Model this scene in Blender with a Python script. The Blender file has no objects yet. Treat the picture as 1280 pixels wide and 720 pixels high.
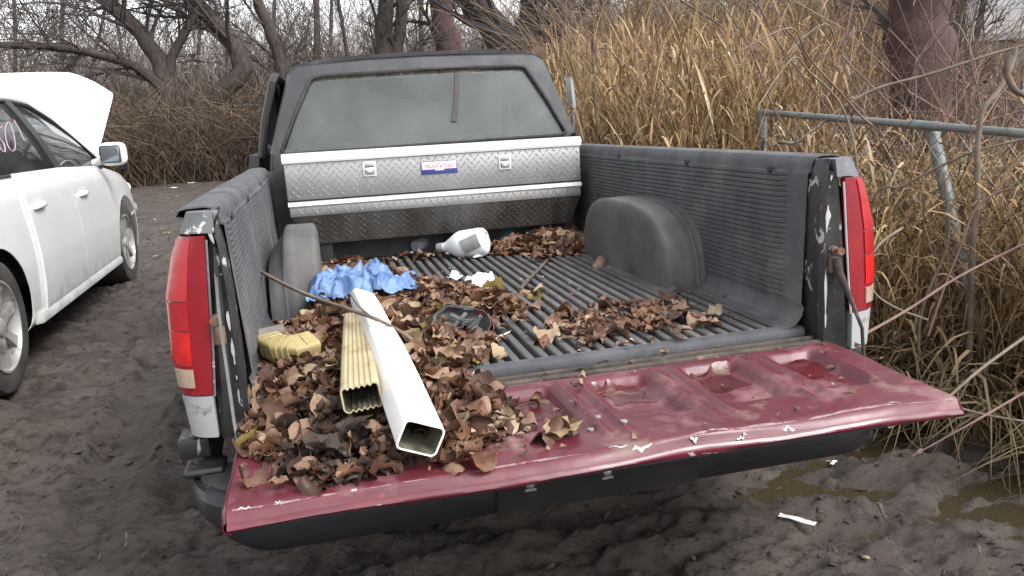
import bpy, bmesh, math, random
import numpy as np
from mathutils import Vector, Matrix

random.seed(7)
rng = np.random.default_rng(7)
SC = bpy.context.scene
COL = SC.collection
R = math.radians
ZB = 0.63                      # height of the pickup's bed floor above the ground at its tail

# ------------------------------------------------------------------ camera
CAMP = np.array([-0.5482, -2.0016, 0.6467 + ZB])
YAW, PITCH, ROLL, FPX = 0.2199, -0.2014, -0.0660, 1038.42
_f = np.array([math.sin(YAW) * math.cos(PITCH), math.cos(YAW) * math.cos(PITCH), math.sin(PITCH)])
_r0 = np.array([math.cos(YAW), -math.sin(YAW), 0.0])
_u0 = np.cross(_r0, _f)
CR = math.cos(ROLL) * _r0 + math.sin(ROLL) * _u0
CU = -math.sin(ROLL) * _r0 + math.cos(ROLL) * _u0
cam_d = bpy.data.cameras.new('camera')
cam = bpy.data.objects.new('camera', cam_d)
COL.objects.link(cam)
mw = Matrix(((CR[0], CU[0], -_f[0], CAMP[0]), (CR[1], CU[1], -_f[1], CAMP[1]),
             (CR[2], CU[2], -_f[2], CAMP[2]), (0, 0, 0, 1)))
cam.matrix_world = mw
cam_d.sensor_width = 36.0
cam_d.lens = 36.0 * FPX / 1280.0
cam_d.clip_end = 2000.0
cam_d.clip_start = 0.02
SC.camera = cam

# ------------------------------------------------------------------ sky, sun, exposure
SUN_EL, SUN_AZ = R(48), R(135)
world = bpy.data.worlds.new('World')
SC.world = world
world.use_nodes = True
nt = world.node_tree
nt.nodes.clear()
w_out = nt.nodes.new('ShaderNodeOutputWorld')
w_bg = nt.nodes.new('ShaderNodeBackground')
w_hs = nt.nodes.new('ShaderNodeHueSaturation')
w_sky = nt.nodes.new('ShaderNodeTexSky')
w_sky.sky_type = 'NISHITA'
w_sky.sun_disc = False
w_sky.sun_elevation = SUN_EL
w_sky.sun_rotation = SUN_AZ
w_sky.air_density = 1.0
w_sky.dust_density = 2.5
w_sky.ozone_density = 1.0
w_hs.inputs['Saturation'].default_value = 0.12
w_bg.inputs['Strength'].default_value = 0.15
nt.links.new(w_sky.outputs['Color'], w_hs.inputs['Color'])
nt.links.new(w_hs.outputs['Color'], w_bg.inputs['Color'])
nt.links.new(w_bg.outputs['Background'], w_out.inputs['Surface'])
sun_d = bpy.data.lights.new('sun', 'SUN')
sun_d.energy = 0.8
sun_d.angle = R(20)
sun_d.color = (1.0, 0.97, 0.94)
sun = bpy.data.objects.new('sun', sun_d)
COL.objects.link(sun)
sdir = Vector((math.cos(SUN_EL) * math.sin(-SUN_AZ) * -1, math.cos(SUN_EL) * math.cos(SUN_AZ), math.sin(SUN_EL)))
sun.rotation_euler = sdir.to_track_quat('Z', 'Y').to_euler()
SC.view_settings.view_transform = 'Standard'
SC.view_settings.look = 'None'
SC.view_settings.exposure = 1.50
SC.view_settings.gamma = 1.0
SC.cycles.use_denoising = True
SC.cycles.max_bounces = 6
SC.cycles.transparent_max_bounces = 12

# ------------------------------------------------------------------ helpers
WL = {}                                             # world location of each object


def pix(u, v, depth):
    """point at a depth along the camera axis seen at pixel (u, v) of the 1280x720 photograph"""
    return CAMP + depth * (_f + CR * (u - 640) / FPX + CU * (360 - v) / FPX)


def on(u, v, axis, val):
    d = _f + CR * (u - 640) / FPX + CU * (360 - v) / FPX
    t = (val - CAMP[axis]) / d[axis]
    return CAMP + t * d


def bed(u, v, z=0.0):
    return on(u, v, 2, z + ZB)


def project(P):
    d = np.asarray(P, float) - CAMP
    z = d @ _f
    return np.stack([640 + FPX * (d @ CR) / z, 360 - FPX * (d @ CU) / z, z], -1)


def mk(name, VF, mat, parent=None, smooth=40, kind=None, label=None, cat=None, group=None, off=None, attr=None):
    V = np.asarray(VF[0], float).reshape(-1, 3)
    F = VF[1]
    if off is not None:
        V = V + np.asarray(off, float)
    lo, hi = V.min(0), V.max(0)
    c = (lo + hi) / 2
    if parent is None:
        c[2] = lo[2]
    me = bpy.data.meshes.new(name)
    me.from_pydata((V - c), [], F)
    if smooth is not None:
        me.shade_smooth()
        if smooth < 180:
            me.set_sharp_from_angle(angle=R(smooth))
    if attr is not None:
        a = me.attributes.new('rnd', 'FLOAT', 'POINT')
        a.data.foreach_set('value', np.asarray(attr, np.float32))
    me.update()
    me.materials.append(mat)
    o = bpy.data.objects.new(name, me)
    COL.objects.link(o)
    pw = np.zeros(3)
    if parent is not None:
        o.parent = parent
        pw = WL[parent.name]
    o.location = c - pw
    WL[o.name] = c
    tag(o, label, cat, group, kind)
    return o


def tag(o, label=None, cat=None, group=None, kind=None):
    if label: o['label'] = label
    if cat: o['category'] = cat
    if group: o['group'] = group
    if kind: o['kind'] = kind
    return o


def empty(name, loc, label, cat, group=None):
    o = bpy.data.objects.new(name, None)
    o.empty_display_size = 0.1
    COL.objects.link(o)
    o.location = loc
    WL[o.name] = np.array(loc, float)
    return tag(o, label, cat, group)


def join(*parts):
    V, F, n = [], [], 0
    for v, f in parts:
        v = np.asarray(v, float).reshape(-1, 3)
        V.append(v)
        F += [tuple(int(i) + n for i in q) for q in f]
        n += len(v)
    return np.concatenate(V), F


def xf(VF, loc=(0, 0, 0), rot=(0, 0, 0), sc=(1, 1, 1)):
    from mathutils import Euler
    m = np.array(Euler(rot).to_matrix())
    return (np.asarray(VF[0], float) * np.asarray(sc)) @ m.T + np.asarray(loc), VF[1]


def align(VF, loc, xdir, zhint):
    """local X -> xdir, local Z close to zhint"""
    x = np.asarray(xdir, float); x = x / np.linalg.norm(x)
    y = np.cross(zhint, x); y /= np.linalg.norm(y)
    z = np.cross(x, y)
    return np.asarray(VF[0]) @ np.stack([x, y, z]) + np.asarray(loc), VF[1]


def box(x0, x1, y0, y1, z0, z1, bev=0.0, seg=2):
    bm = bmesh.new()
    bmesh.ops.create_cube(bm, size=1.0)
    for v in bm.verts:
        v.co = Vector(((x0 + x1) / 2 + v.co.x * (x1 - x0), (y0 + y1) / 2 + v.co.y * (y1 - y0), (z0 + z1) / 2 + v.co.z * (z1 - z0)))
    if bev > 0:
        bmesh.ops.bevel(bm, geom=list(bm.edges), offset=bev, segments=seg, profile=0.5, affect='EDGES')
    V = np.array([v.co[:] for v in bm.verts])
    bm.verts.index_update()
    F = [tuple(v.index for v in f.verts) for f in bm.faces]
    bm.free()
    return V, F


def tube(P, r, n=8, cap=True, sx=1.0):
    P = np.asarray(P, float)
    m = len(P)
    r = np.broadcast_to(np.asarray(r, float), (m,))
    T = np.gradient(P, axis=0)
    T /= np.linalg.norm(T, axis=1, keepdims=True) + 1e-12
    a = np.array([0, 0, 1.0]) if abs(T[0][2]) < 0.9 else np.array([1.0, 0, 0])
    V = []
    u = np.cross(T[0], a); u /= np.linalg.norm(u)
    for i in range(m):
        u = u - T[i] * (u @ T[i]); u /= np.linalg.norm(u)
        w = np.cross(T[i], u)
        for k in range(n):
            t = 2 * math.pi * k / n
            V.append(P[i] + r[i] * (math.cos(t) * u * sx + math.sin(t) * w))
    F = []
    for i in range(m - 1):
        for k in range(n):
            F.append((i * n + k, i * n + (k + 1) % n, (i + 1) * n + (k + 1) % n, (i + 1) * n + k))
    if cap:
        F.append(tuple(range(n - 1, -1, -1)))
        F.append(tuple((m - 1) * n + k for k in range(n)))
    return np.array(V), F


def grid(nu, nv, fn):
    """fn(U, V arrays 0..1) -> (..., 3)"""
    U, W = np.meshgrid(np.linspace(0, 1, nu), np.linspace(0, 1, nv), indexing='ij')
    P = fn(U, W).reshape(-1, 3)
    i = np.arange(nu - 1)[:, None] * nv + np.arange(nv - 1)[None, :]
    F = np.stack([i, i + nv, i + nv + 1, i + 1], -1).reshape(-1, 4)
    return P, F.tolist()


def lathe(prof, n=24, cap=True):
    """profile of (radius, x) pairs turned about the X axis"""
    V, F = [], []
    for r, x in prof:
        for k in range(n):
            t = 2 * math.pi * k / n
            V.append((x, r * math.cos(t), r * math.sin(t)))
    for i in range(len(prof) - 1):
        for k in range(n):
            F.append((i * n + k, (i + 1) * n + k, (i + 1) * n + (k + 1) % n, i * n + (k + 1) % n))
    if cap:
        F.append(tuple(range(n)))
        F.append(tuple((len(prof) - 1) * n + k for k in range(n - 1, -1, -1)))
    return np.array(V, float), F


def loft(rings, closed=True, cap=True):
    n = len(rings[0])
    V = np.concatenate([np.asarray(r, float) for r in rings])
    F = []
    for i in range(len(rings) - 1):
        for k in range(n if closed else n - 1):
            F.append((i * n + k, i * n + (k + 1) % n, (i + 1) * n + (k + 1) % n, (i + 1) * n + k))
    if cap and closed:
        F.append(tuple(range(n - 1, -1, -1)))
        F.append(tuple((len(rings) - 1) * n + k for k in range(n)))
    return V, F


def prism(poly, axis, a0, a1):
    """polygon in the two other axes extruded along axis from a0 to a1"""
    def p3(p, a):
        q = list(p); q.insert(axis, a); return q
    return loft([[p3(p, a0) for p in poly], [p3(p, a1) for p in poly]])


def thick(VF, t, d=None):
    """give an open sheet a thickness along direction d or along its normals"""
    V = np.asarray(VF[0], float); F = [tuple(f) for f in VF[1]]
    if d is None:
        N = np.zeros_like(V)
        for f in F:
            nn = np.cross(V[f[1]] - V[f[0]], V[f[2]] - V[f[0]])
            for i in f: N[i] += nn
        N /= np.linalg.norm(N, axis=1, keepdims=True) + 1e-12
    else:
        N = np.broadcast_to(np.asarray(d, float), V.shape)
    n = len(V)
    edge = {}
    for f in F:
        for a, b in zip(f, f[1:] + f[:1]):
            edge[(a, b)] = 1
    F2 = list(F) + [tuple(i + n for i in reversed(f)) for f in F]
    for (a, b) in edge:
        if (b, a) not in edge:
            F2.append((b, a, a + n, b + n))
    return np.concatenate([V, V - N * t]), F2


def _hash(ix, iy, iz, s):
    h = (ix * 374761393 + iy * 668265263 + iz * 2147483647 + s * 1274126177) & 0x7fffffff
    h = ((h ^ (h >> 13)) * 1274126177) & 0x7fffffff
    h = h ^ (h >> 16)
    return (h & 0xffff) / 65535.0


def vnoise(x, y, z=0.0, s=0):
    x, y, z = np.broadcast_arrays(np.asarray(x, float), np.asarray(y, float), np.asarray(z, float))
    ix, iy, iz = np.floor(x).astype(np.int64), np.floor(y).astype(np.int64), np.floor(z).astype(np.int64)
    fx, fy, fz = x - ix, y - iy, z - iz
    fx, fy, fz = [t * t * (3 - 2 * t) for t in (fx, fy, fz)]
    r = 0
    for dx in (0, 1):
        for dy in (0, 1):
            for dz in (0, 1):
                w = (fx if dx else 1 - fx) * (fy if dy else 1 - fy) * (fz if dz else 1 - fz)
                r = r + w * _hash(ix + dx, iy + dy, iz + dz, s)
    return r * 2 - 1


def fbm(x, y, z=0.0, o=4, s=0, g=0.5):
    r, a = 0, 1.0
    for k in range(o):
        r = r + a * vnoise(np.asarray(x) * 2 ** k + 17.3 * k, np.asarray(y) * 2 ** k + 9.1 * k, np.asarray(z) * 2 ** k, s + k)
        a *= g
    return r


def vtubes(P, Rr, n=3):
    """many tubes at once: P (N,S,3), Rr (N,S)"""
    N, S, _ = P.shape
    T = np.gradient(P, axis=1)
    T /= np.linalg.norm(T, axis=2, keepdims=True) + 1e-12
    a = rng.normal(size=(N, 1, 3))
    u = np.cross(T, a); u /= np.linalg.norm(u, axis=2, keepdims=True) + 1e-12
    w = np.cross(T, u)
    t = 2 * np.pi * np.arange(n) / n
    V = P[:, :, None, :] + Rr[:, :, None, None] * (np.cos(t)[None, None, :, None] * u[:, :, None, :] + np.sin(t)[None, None, :, None] * w[:, :, None, :])
    base = (np.arange(N) * S * n)[:, None, None] + (np.arange(S - 1) * n)[None, :, None]
    k = np.arange(n)[None, None, :]
    k2 = (np.arange(n) + 1) % n
    k2 = k2[None, None, :]
    F = np.stack([base + k, base + k2, base + n + k2, base + n + k], -1).reshape(-1, 4)
    return V.reshape(-1, 3), F


def vribbons(P, W, side):
    N, S, _ = P.shape
    A = P - side * W[:, :, None] / 2
    B = P + side * W[:, :, None] / 2
    V = np.stack([A, B], 2).reshape(-1, 3)
    b = (np.arange(N) * S * 2)[:, None] + (np.arange(S - 1) * 2)[None, :]
    F = np.stack([b, b + 1, b + 3, b + 2], -1).reshape(-1, 4)
    return V, F


def cat_np(parts):
    V, F, n = [], [], 0
    for v, f in parts:
        V.append(v); F.append(np.asarray(f) + n); n += len(v)
    return np.concatenate(V), np.concatenate(F)


# ------------------------------------------------------------------ materials
def hx(h):
    c = [int(h[i:i + 2], 16) / 255 for i in (0, 2, 4)]
    return tuple((x / 12.92 if x <= 0.04045 else ((x + 0.055) / 1.055) ** 2.4) for x in c) + (1.0,)


def col(c):
    return hx(c) if isinstance(c, str) else (tuple(c) + (1.0,) if len(c) == 3 else c)


def PM(name, c1, c2=None, sc=6, rough=.6, r2=None, metal=0, bump=0, bsc=40, wear=None, wear2=None, coat=0, spec=.5, stretch=(1, 1, 1), pos=False, detail=6, lo=.35, hi=.65, bstretch=None, trans=0):
    if not name.startswith(('white', 'polished', 'milky', 'sticker')):
        c1 = tuple(.88 * v for v in col(c1)[:3]); c2 = tuple(.88 * v for v in col(c2)[:3]) if c2 else None
    m = bpy.data.materials.new(name)
    m.use_nodes = True
    n, l = m.node_tree.nodes, m.node_tree.links
    b = n['Principled BSDF']
    if pos:
        co = n.new('ShaderNodeNewGeometry').outputs['Position']
    else:
        co = n.new('ShaderNodeTexCoord').outputs['Object']
    oi = n.new('ShaderNodeObjectInfo')

    def noise(scale, st=(1, 1, 1), d=detail, dist=0.0):
        mp = n.new('ShaderNodeMapping')
        mp.inputs['Scale'].default_value = st
        l.new(co, mp.inputs['Vector'])
        if not pos:
            l.new(oi.outputs['Random'], mp.inputs['Location'])
        t = n.new('ShaderNodeTexNoise')
        t.inputs['Scale'].default_value = scale
        t.inputs['Detail'].default_value = d
        t.inputs['Roughness'].default_value = .62
        t.inputs['Distortion'].default_value = dist
        l.new(mp.outputs['Vector'], t.inputs['Vector'])
        return t.outputs['Fac']

    def ramp(fac, a, bb):
        r = n.new('ShaderNodeMapRange')
        r.inputs['From Min'].default_value = a
        r.inputs['From Max'].default_value = bb
        r.clamp = True
        l.new(fac, r.inputs['Value'])
        return r.outputs['Result']

    def mix(fac, a, bb):
        x = n.new('ShaderNodeMix')
        x.data_type = 'RGBA'
        for s, k in ((a, 6), (bb, 7)):
            if isinstance(s, tuple): x.inputs[k].default_value = s
            else: l.new(s, x.inputs[k])
        l.new(fac, x.inputs[0])
        return x.outputs[2]

    f = ramp(noise(sc, stretch), lo, hi)
    colour = mix(f, col(c1), col(c2 or c1))
    rr = n.new('ShaderNodeMapRange')
    rr.inputs['To Min'].default_value = rough
    rr.inputs['To Max'].default_value = rough if r2 is None else r2
    l.new(ramp(noise(sc * 1.7, stretch), .35, .65), rr.inputs['Value'])
    rough_out = rr.outputs['Result']
    metal_out = None
    for w in (wear, wear2):
        if w:
            wf = ramp(noise(w['sc'], w.get('st', (1, 1, 1)), 8, w.get('dist', 0)), w['th'], w['th'] + w.get('soft', .03))
            if 'attr' in w:                              # wear bound to a painted region of the mesh
                at = n.new('ShaderNodeAttribute'); at.attribute_name = w['attr']
                mm = n.new('ShaderNodeMath'); mm.operation = 'MULTIPLY'
                l.new(wf, mm.inputs[0]); l.new(at.outputs['Fac'], mm.inputs[1]); wf = mm.outputs[0]
            colour = mix(wf, colour, col(w['c']))
            m2 = n.new('ShaderNodeMix'); m2.data_type = 'FLOAT'
            l.new(wf, m2.inputs[0]); l.new(rough_out, m2.inputs[2]); m2.inputs[3].default_value = w.get('rough', .7)
            rough_out = m2.outputs[0]
    l.new(colour, b.inputs['Base Color'])
    l.new(rough_out, b.inputs['Roughness'])
    b.inputs['Metallic'].default_value = metal
    b.inputs['Specular IOR Level'].default_value = spec
    b.inputs['Coat Weight'].default_value = coat
    b.inputs['Coat Roughness'].default_value = .08
    b.inputs['Transmission Weight'].default_value = trans
    if bump:
        bp = n.new('ShaderNodeBump')
        bp.inputs['Strength'].default_value = bump
        bp.inputs['Distance'].default_value = .01
        l.new(noise(bsc, bstretch or stretch, 8), bp.inputs['Height'])
        l.new(bp.outputs['Normal'], b.inputs['Normal'])
    return m


def add_splash(m, dirt, z0, z1):
    """mud thrown up along the lower edge of a painted body"""
    n, l = m.node_tree.nodes, m.node_tree.links
    b = n['Principled BSDF']
    g = n.new('ShaderNodeNewGeometry'); sp = n.new('ShaderNodeSeparateXYZ'); l.new(g.outputs['Position'], sp.inputs[0])
    t = n.new('ShaderNodeTexNoise'); t.inputs['Scale'].default_value = 7; t.inputs['Detail'].default_value = 9; t.inputs['Roughness'].default_value = .75
    l.new(g.outputs['Position'], t.inputs['Vector'])
    a = n.new('ShaderNodeMath'); a.operation = 'MULTIPLY_ADD'; a.inputs[1].default_value = .9
    l.new(t.outputs['Fac'], a.inputs[0]); l.new(sp.outputs['Z'], a.inputs[2])
    r = n.new('ShaderNodeMapRange'); r.inputs['From Min'].default_value = z1 + .45; r.inputs['From Max'].default_value = z0 + .45
    r.inputs['To Max'].default_value = .85
    l.new(a.outputs[0], r.inputs['Value'])
    x = n.new('ShaderNodeMix'); x.data_type = 'RGBA'
    src = b.inputs['Base Color'].links[0].from_socket
    r.inputs['To Max'].default_value = .5
    l.new(r.outputs['Result'], x.inputs[0]); l.new(src, x.inputs[6]); x.inputs[7].default_value = col(dirt)
    l.new(x.outputs[2], b.inputs['Base Color'])


def RAMPM(name, stops, rough=.7, bump=.3, bsc=60, var=.25, transl=0.0):
    """colour picked per piece: from the point attribute rnd plus the object's own random number"""
    m = bpy.data.materials.new(name)
    m.use_nodes = True
    n, l = m.node_tree.nodes, m.node_tree.links
    b = n['Principled BSDF']
    at = n.new('ShaderNodeAttribute'); at.attribute_name = 'rnd'
    oi = n.new('ShaderNodeObjectInfo')
    ad = n.new('ShaderNodeMath'); ad.operation = 'ADD'
    l.new(at.outputs['Fac'], ad.inputs[0]); l.new(oi.outputs['Random'], ad.inputs[1])
    fr = n.new('ShaderNodeMath'); fr.operation = 'FRACT'
    l.new(ad.outputs[0], fr.inputs[0])
    cr = n.new('ShaderNodeValToRGB')
    e = cr.color_ramp.elements
    while len(e) < len(stops): e.new(0.5)
    for i, (p, c) in enumerate(stops):
        e[i].position = p; e[i].color = tuple((1.08 if name == 'dry_leaf' else .88) * v for v in col(c)[:3]) + (1,)
    l.new(fr.outputs[0], cr.inputs['Fac'])
    tc = n.new('ShaderNodeTexCoord')
    t = n.new('ShaderNodeTexNoise')
    t.inputs['Scale'].default_value = bsc
    t.inputs['Detail'].default_value = 4
    l.new(tc.outputs['Object'], t.inputs['Vector'])
    hs = n.new('ShaderNodeHueSaturation')
    mr = n.new('ShaderNodeMapRange')
    mr.inputs['To Min'].default_value = 1 - var * 2; mr.inputs['To Max'].default_value = 1 + var * 2
    l.new(t.outputs['Fac'], mr.inputs['Value'])
    l.new(mr.outputs['Result'], hs.inputs['Value'])
    l.new(cr.outputs['Color'], hs.inputs['Color'])
    l.new(hs.outputs['Color'], b.inputs['Base Color'])
    b.inputs['Roughness'].default_value = rough
    b.inputs['Specular IOR Level'].default_value = .3
    if bump:
        bp = n.new('ShaderNodeBump')
        bp.inputs['Strength'].default_value = bump
        bp.inputs['Distance'].default_value = .004
        l.new(t.outputs['Fac'], bp.inputs['Height'])
        l.new(bp.outputs['Normal'], b.inputs['Normal'])
    return m


def GLASS(name, tint, film, amount, rough=.08, fscale=3.0):
    """clear pane with a film of grime on it"""
    m = bpy.data.materials.new(name)
    m.use_nodes = True
    n, l = m.node_tree.nodes, m.node_tree.links
    b = n['Principled BSDF']
    b.inputs['Base Color'].default_value = col(film)
    b.inputs['Roughness'].default_value = .6
    tr = n.new('ShaderNodeBsdfTransparent'); tr.inputs['Color'].default_value = col(tint)
    gl = n.new('ShaderNodeBsdfGlossy'); gl.inputs['Roughness'].default_value = rough
    fz = n.new('ShaderNodeFresnel'); fz.inputs['IOR'].default_value = 1.5
    m1 = n.new('ShaderNodeMixShader'); m2 = n.new('ShaderNodeMixShader')
    tc = n.new('ShaderNodeTexCoord'); t = n.new('ShaderNodeTexNoise')
    t.inputs['Scale'].default_value = fscale; t.inputs['Detail'].default_value = 6
    l.new(tc.outputs['Object'], t.inputs['Vector'])
    mr = n.new('ShaderNodeMapRange')
    mr.inputs['From Min'].default_value = .3; mr.inputs['From Max'].default_value = .7
    mr.inputs['To Min'].default_value = max(0, amount - .12); mr.inputs['To Max'].default_value = min(1, amount + .12)
    l.new(t.outputs['Fac'], mr.inputs['Value'])
    l.new(mr.outputs['Result'], m1.inputs[0]); l.new(tr.outputs[0], m1.inputs[1]); l.new(b.outputs[0], m1.inputs[2])
    l.new(fz.outputs[0], m2.inputs[0]); l.new(m1.outputs[0], m2.inputs[1]); l.new(gl.outputs[0], m2.inputs[2])
    l.new(m2.outputs[0], n['Material Output'].inputs['Surface'])
    return m


M = {}
M['liner'] = PM('liner_plastic', (.054, .055, .062), (.098, .100, .108), sc=7, rough=.5, r2=.75, bump=.12, bsc=200,
                wear=dict(sc=3.2, th=.56, soft=.16, c=(.14, .13, .12), rough=.85), stretch=(1, 1, .6))
M['liner_dust'] = PM('liner_plastic_dusty', (.066, .065, .068), (.112, .109, .110), sc=5, rough=.6, r2=.8, bump=.15, bsc=160,
                     wear=dict(sc=4, th=.54, soft=.15, c=(.125, .112, .104), rough=.9))
M['groove'] = PM('groove_plastic', (.018, .017, .017), (.042, .038, .035), sc=12, rough=.9)
M['black_paint'] = PM('black_paint_chipped', (.012, .012, .014), (.028, .027, .028), sc=10, rough=.35, r2=.6,
                      wear=dict(sc=20, th=.615, soft=.012, c=(.30, .30, .31), rough=.5, st=(1, 1, .4), dist=1.5),
                      wear2=dict(sc=17, th=.66, soft=.02, c=(.13, .06, .04), rough=.9), bump=.15, bsc=60)
M['dark_body'] = PM('dark_body_paint', (.018, .019, .023), (.034, .036, .042), sc=5, rough=.42, r2=.62,
                    wear=dict(sc=4.5, th=.6, soft=.12, c=(.085, .084, .088), rough=.8), coat=.15)
M['cap_paint'] = PM('peeling_cap_paint', (.10, .11, .12), (.16, .165, .17), sc=12, rough=.5, r2=.7,
                    wear=dict(sc=16, th=.6, soft=.02, c=(.55, .53, .5), rough=.6), wear2=dict(sc=30, th=.66, soft=.02, c=(.16, .08, .04)))
M['silver_paint'] = PM('silver_body_paint', (.42, .43, .44), (.5, .5, .51), sc=4, rough=.35, r2=.5, metal=.15,
                       wear=dict(sc=11, th=.63, soft=.05, c=(.2, .18, .16), rough=.8))
M['red_paint'] = PM('faded_sky_hazed_red_paint', (.088, .010, .019), (.135, .023, .034), sc=3.5, rough=.38, r2=.6, coat=.10,
                    wear=dict(sc=5.5, th=.53, soft=.16, c=(.23, .11, .12), rough=.55),  # pinkish patches paint the sky's hazy reflection into the faded red
                    wear2=dict(sc=7, th=.59, soft=.10, c=(.17, .105, .090), rough=.85), bump=.08, bsc=30)
M['red_edge'] = PM('red_edge_paint', (.085, .006, .016), (.12, .010, .022), sc=9, rough=.3, r2=.5, coat=.3,
                   wear=dict(sc=9, th=.66, soft=.02, c=(.45, .36, .37), rough=.5, st=(1, 1, 3)))
M['red_dark'] = PM('red_pooled', (.06, .007, .010), (.10, .012, .016), sc=8, rough=.18, r2=.4,
                   wear=dict(sc=9, th=.58, soft=.08, c=(.16, .12, .09), rough=.4))
M['worn'] = PM('worn_edge_paint', (.17, .08, .085), (.30, .22, .22), sc=40, rough=.6, wear=dict(sc=25, th=.55, soft=.05, c=(.11, .02, .03)))
M['lens_red'] = PM('red_lens', (.40, .016, .022), (.50, .035, .04), sc=6, rough=.25, r2=.45, coat=.4, spec=.5, bump=.1, bsc=120,
                   wear=dict(sc=3, th=.62, soft=.2, c=(.42, .09, .09), rough=.5))
M['lens_mid'] = PM('middle_red_lens', (.36, .011, .016), (.44, .018, .024), sc=9, rough=.2, coat=.5, bump=.1, bsc=120)
M['lens_bright'] = PM('bright_red_lens', (.44, .010, .012), (.66, .018, .018), sc=22, rough=.2, coat=.5, bump=.12, bsc=140)
M['lens_dark'] = PM('dark_red_lens', (.22, .006, .014), (.28, .011, .019), sc=8, rough=.18, coat=.6)
M['lens_clear'] = PM('clear_lens', (.36, .27, .20), (.46, .36, .28), sc=60, rough=.2, coat=.5, bump=.2, bsc=150)
M['chip'] = PM('chipped_primer', (.36, .36, .37), (.5, .5, .5), sc=30, rough=.6)
M['white_trim'] = PM('white_trim', (.66, .66, .66), (.5, .5, .5), sc=20, rough=.5)
M['bumper'] = PM('bumper_black', (.008, .008, .010), (.018, .018, .022), sc=5, rough=.35, r2=.6, coat=.05,
                 wear=dict(sc=12, th=.64, soft=.05, c=(.22, .20, .19), rough=.8))
M['rubber'] = PM('black_rubber', (.018, .018, .019), (.05, .046, .043), sc=9, rough=.8, bump=.2, bsc=80)
M['tyre'] = PM('tyre_rubber', (.022, .022, .023), (.07, .062, .056), sc=7, rough=.85, bump=.3, bsc=60)
M['grime'] = PM('grimy_steel', (.035, .028, .024), (.12, .095, .075), sc=12, rough=.85, bump=.3, bsc=60,
                wear=dict(sc=6, th=.56, soft=.08, c=(.2, .17, .14)))
M['rust'] = PM('rusty_steel', (.10, .045, .025), (.2, .12, .08), sc=30, rough=.85, bump=.3, bsc=100)
M['frame'] = PM('underbody_steel', (.006, .006, .006), (.014, .012, .011), sc=10, rough=.9)
M['steel'] = PM('bare_steel', (.42, .42, .42), (.3, .29, .28), sc=30, rough=.4, metal=.7)
M['alu'] = PM('bright_aluminium', (.33, .33, .33), (.41, .41, .41), sc=3, rough=.42, r2=.55, metal=.65,
              wear=dict(sc=3.5, th=.6, soft=.2, c=(.42, .40, .37), rough=.6))
M['alu_shaded'] = PM('shaded_grimy_aluminium', (.13, .12, .11), (.24, .23, .22), sc=4, rough=.45, r2=.65, metal=.7, stretch=(2.5, 1, .6),  # darker base paints the shade of the down-facing belly, with streaky grime over it
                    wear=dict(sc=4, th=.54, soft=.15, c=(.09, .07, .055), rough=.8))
M['alu_lip'] = PM('polished_skylit_lip', (.84, .84, .84), (.76, .75, .74), sc=6, rough=.35, metal=.3)  # whiter base paints the sky's brightness onto the up-facing lip
M['cab_in'] = PM('cab_trim', (.10, .11, .115), (.16, .165, .17), sc=5, rough=.8)
M['seat'] = PM('seat_cloth', (.16, .17, .17), (.24, .24, .24), sc=30, rough=.95)
M['dash'] = PM('dash_plastic', (.05, .055, .06), (.08, .08, .085), sc=10, rough=.6)
M['rear_glass'] = GLASS('dusty_rear_glass', (.90, .95, .935), (.22, .245, .245), .13, rough=.06, fscale=2.2)
M['screen_glass'] = GLASS('windscreen_glass', (.88, .92, .90), (.46, .50, .49), .62)
M['white_paint'] = PM('white_car_paint', (.63, .65, .645), (.66, .68, .67), sc=2, rough=.16, r2=.26, coat=.6)
M['white_plain'] = PM('white_hood_paint', (.85, .86, .85), (.87, .87, .86), sc=2, rough=.2, coat=.5)
M['car_glass'] = GLASS('car_side_glass', (.20, .25, .24), (.10, .11, .11), .22, rough=.03)
add_splash(M['white_paint'], (.26, .22, .19), .26, .50)
M['black_trim'] = PM('black_trim', (.012, .012, .013), (.022, .022, .023), sc=10, rough=.45)
M['alloy'] = PM('alloy_wheel', (.50, .49, .48), (.36, .34, .32), sc=9, rough=.4, metal=.35, wear=dict(sc=8, th=.55, soft=.1, c=(.13, .11, .095), rough=.9))
M['chrome'] = PM('chrome', (.75, .75, .76), (.65, .65, .66), sc=8, rough=.15, metal=1)
M['mirror_glass'] = PM('mirror_glass', (.25, .28, .30), (.2, .22, .24), sc=3, rough=.1, metal=.6)
M['pen'] = PM('pink_marker', (.46, .33, .40), (.38, .27, .34), sc=30, rough=.8)
M['galv'] = PM('galvanised_pipe', (.16, .172, .168), (.24, .25, .245), sc=14, rough=.5, r2=.7, metal=.4, wear=dict(sc=18, th=.62, soft=.06, c=(.22, .2, .17)))
M['bark'] = PM('bark', (.034, .026, .025), (.075, .059, .053), sc=9, rough=.95, bump=.8, bsc=18, stretch=(2, 2, .5), bstretch=(3, 3, .6))
M['bark_red'] = PM('reddish_bark', (.046, .023, .022), (.088, .050, .045), sc=8, rough=.95, bump=.8, bsc=20, stretch=(2, 2, .5), bstretch=(3, 3, .6))
M['twig'] = PM('twig_bark', (.050, .040, .038), (.10, .083, .076), sc=3, rough=.95)
M['cane'] = PM('reddish_cane', (.13, .065, .058), (.22, .145, .115), sc=6, rough=.8)
M['vine'] = PM('grey_vine', (.13, .098, .074), (.23, .185, .145), sc=12, rough=.9, bump=.3, bsc=80)
M['scrub'] = RAMPM('scrub_twigs', [(0, (.058, .038, .031)), (.3, (.098, .065, .046)), (.55, (.14, .10, .064)), (.8, (.082, .06, .050)), (1, (.19, .145, .095))], bump=0)
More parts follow.
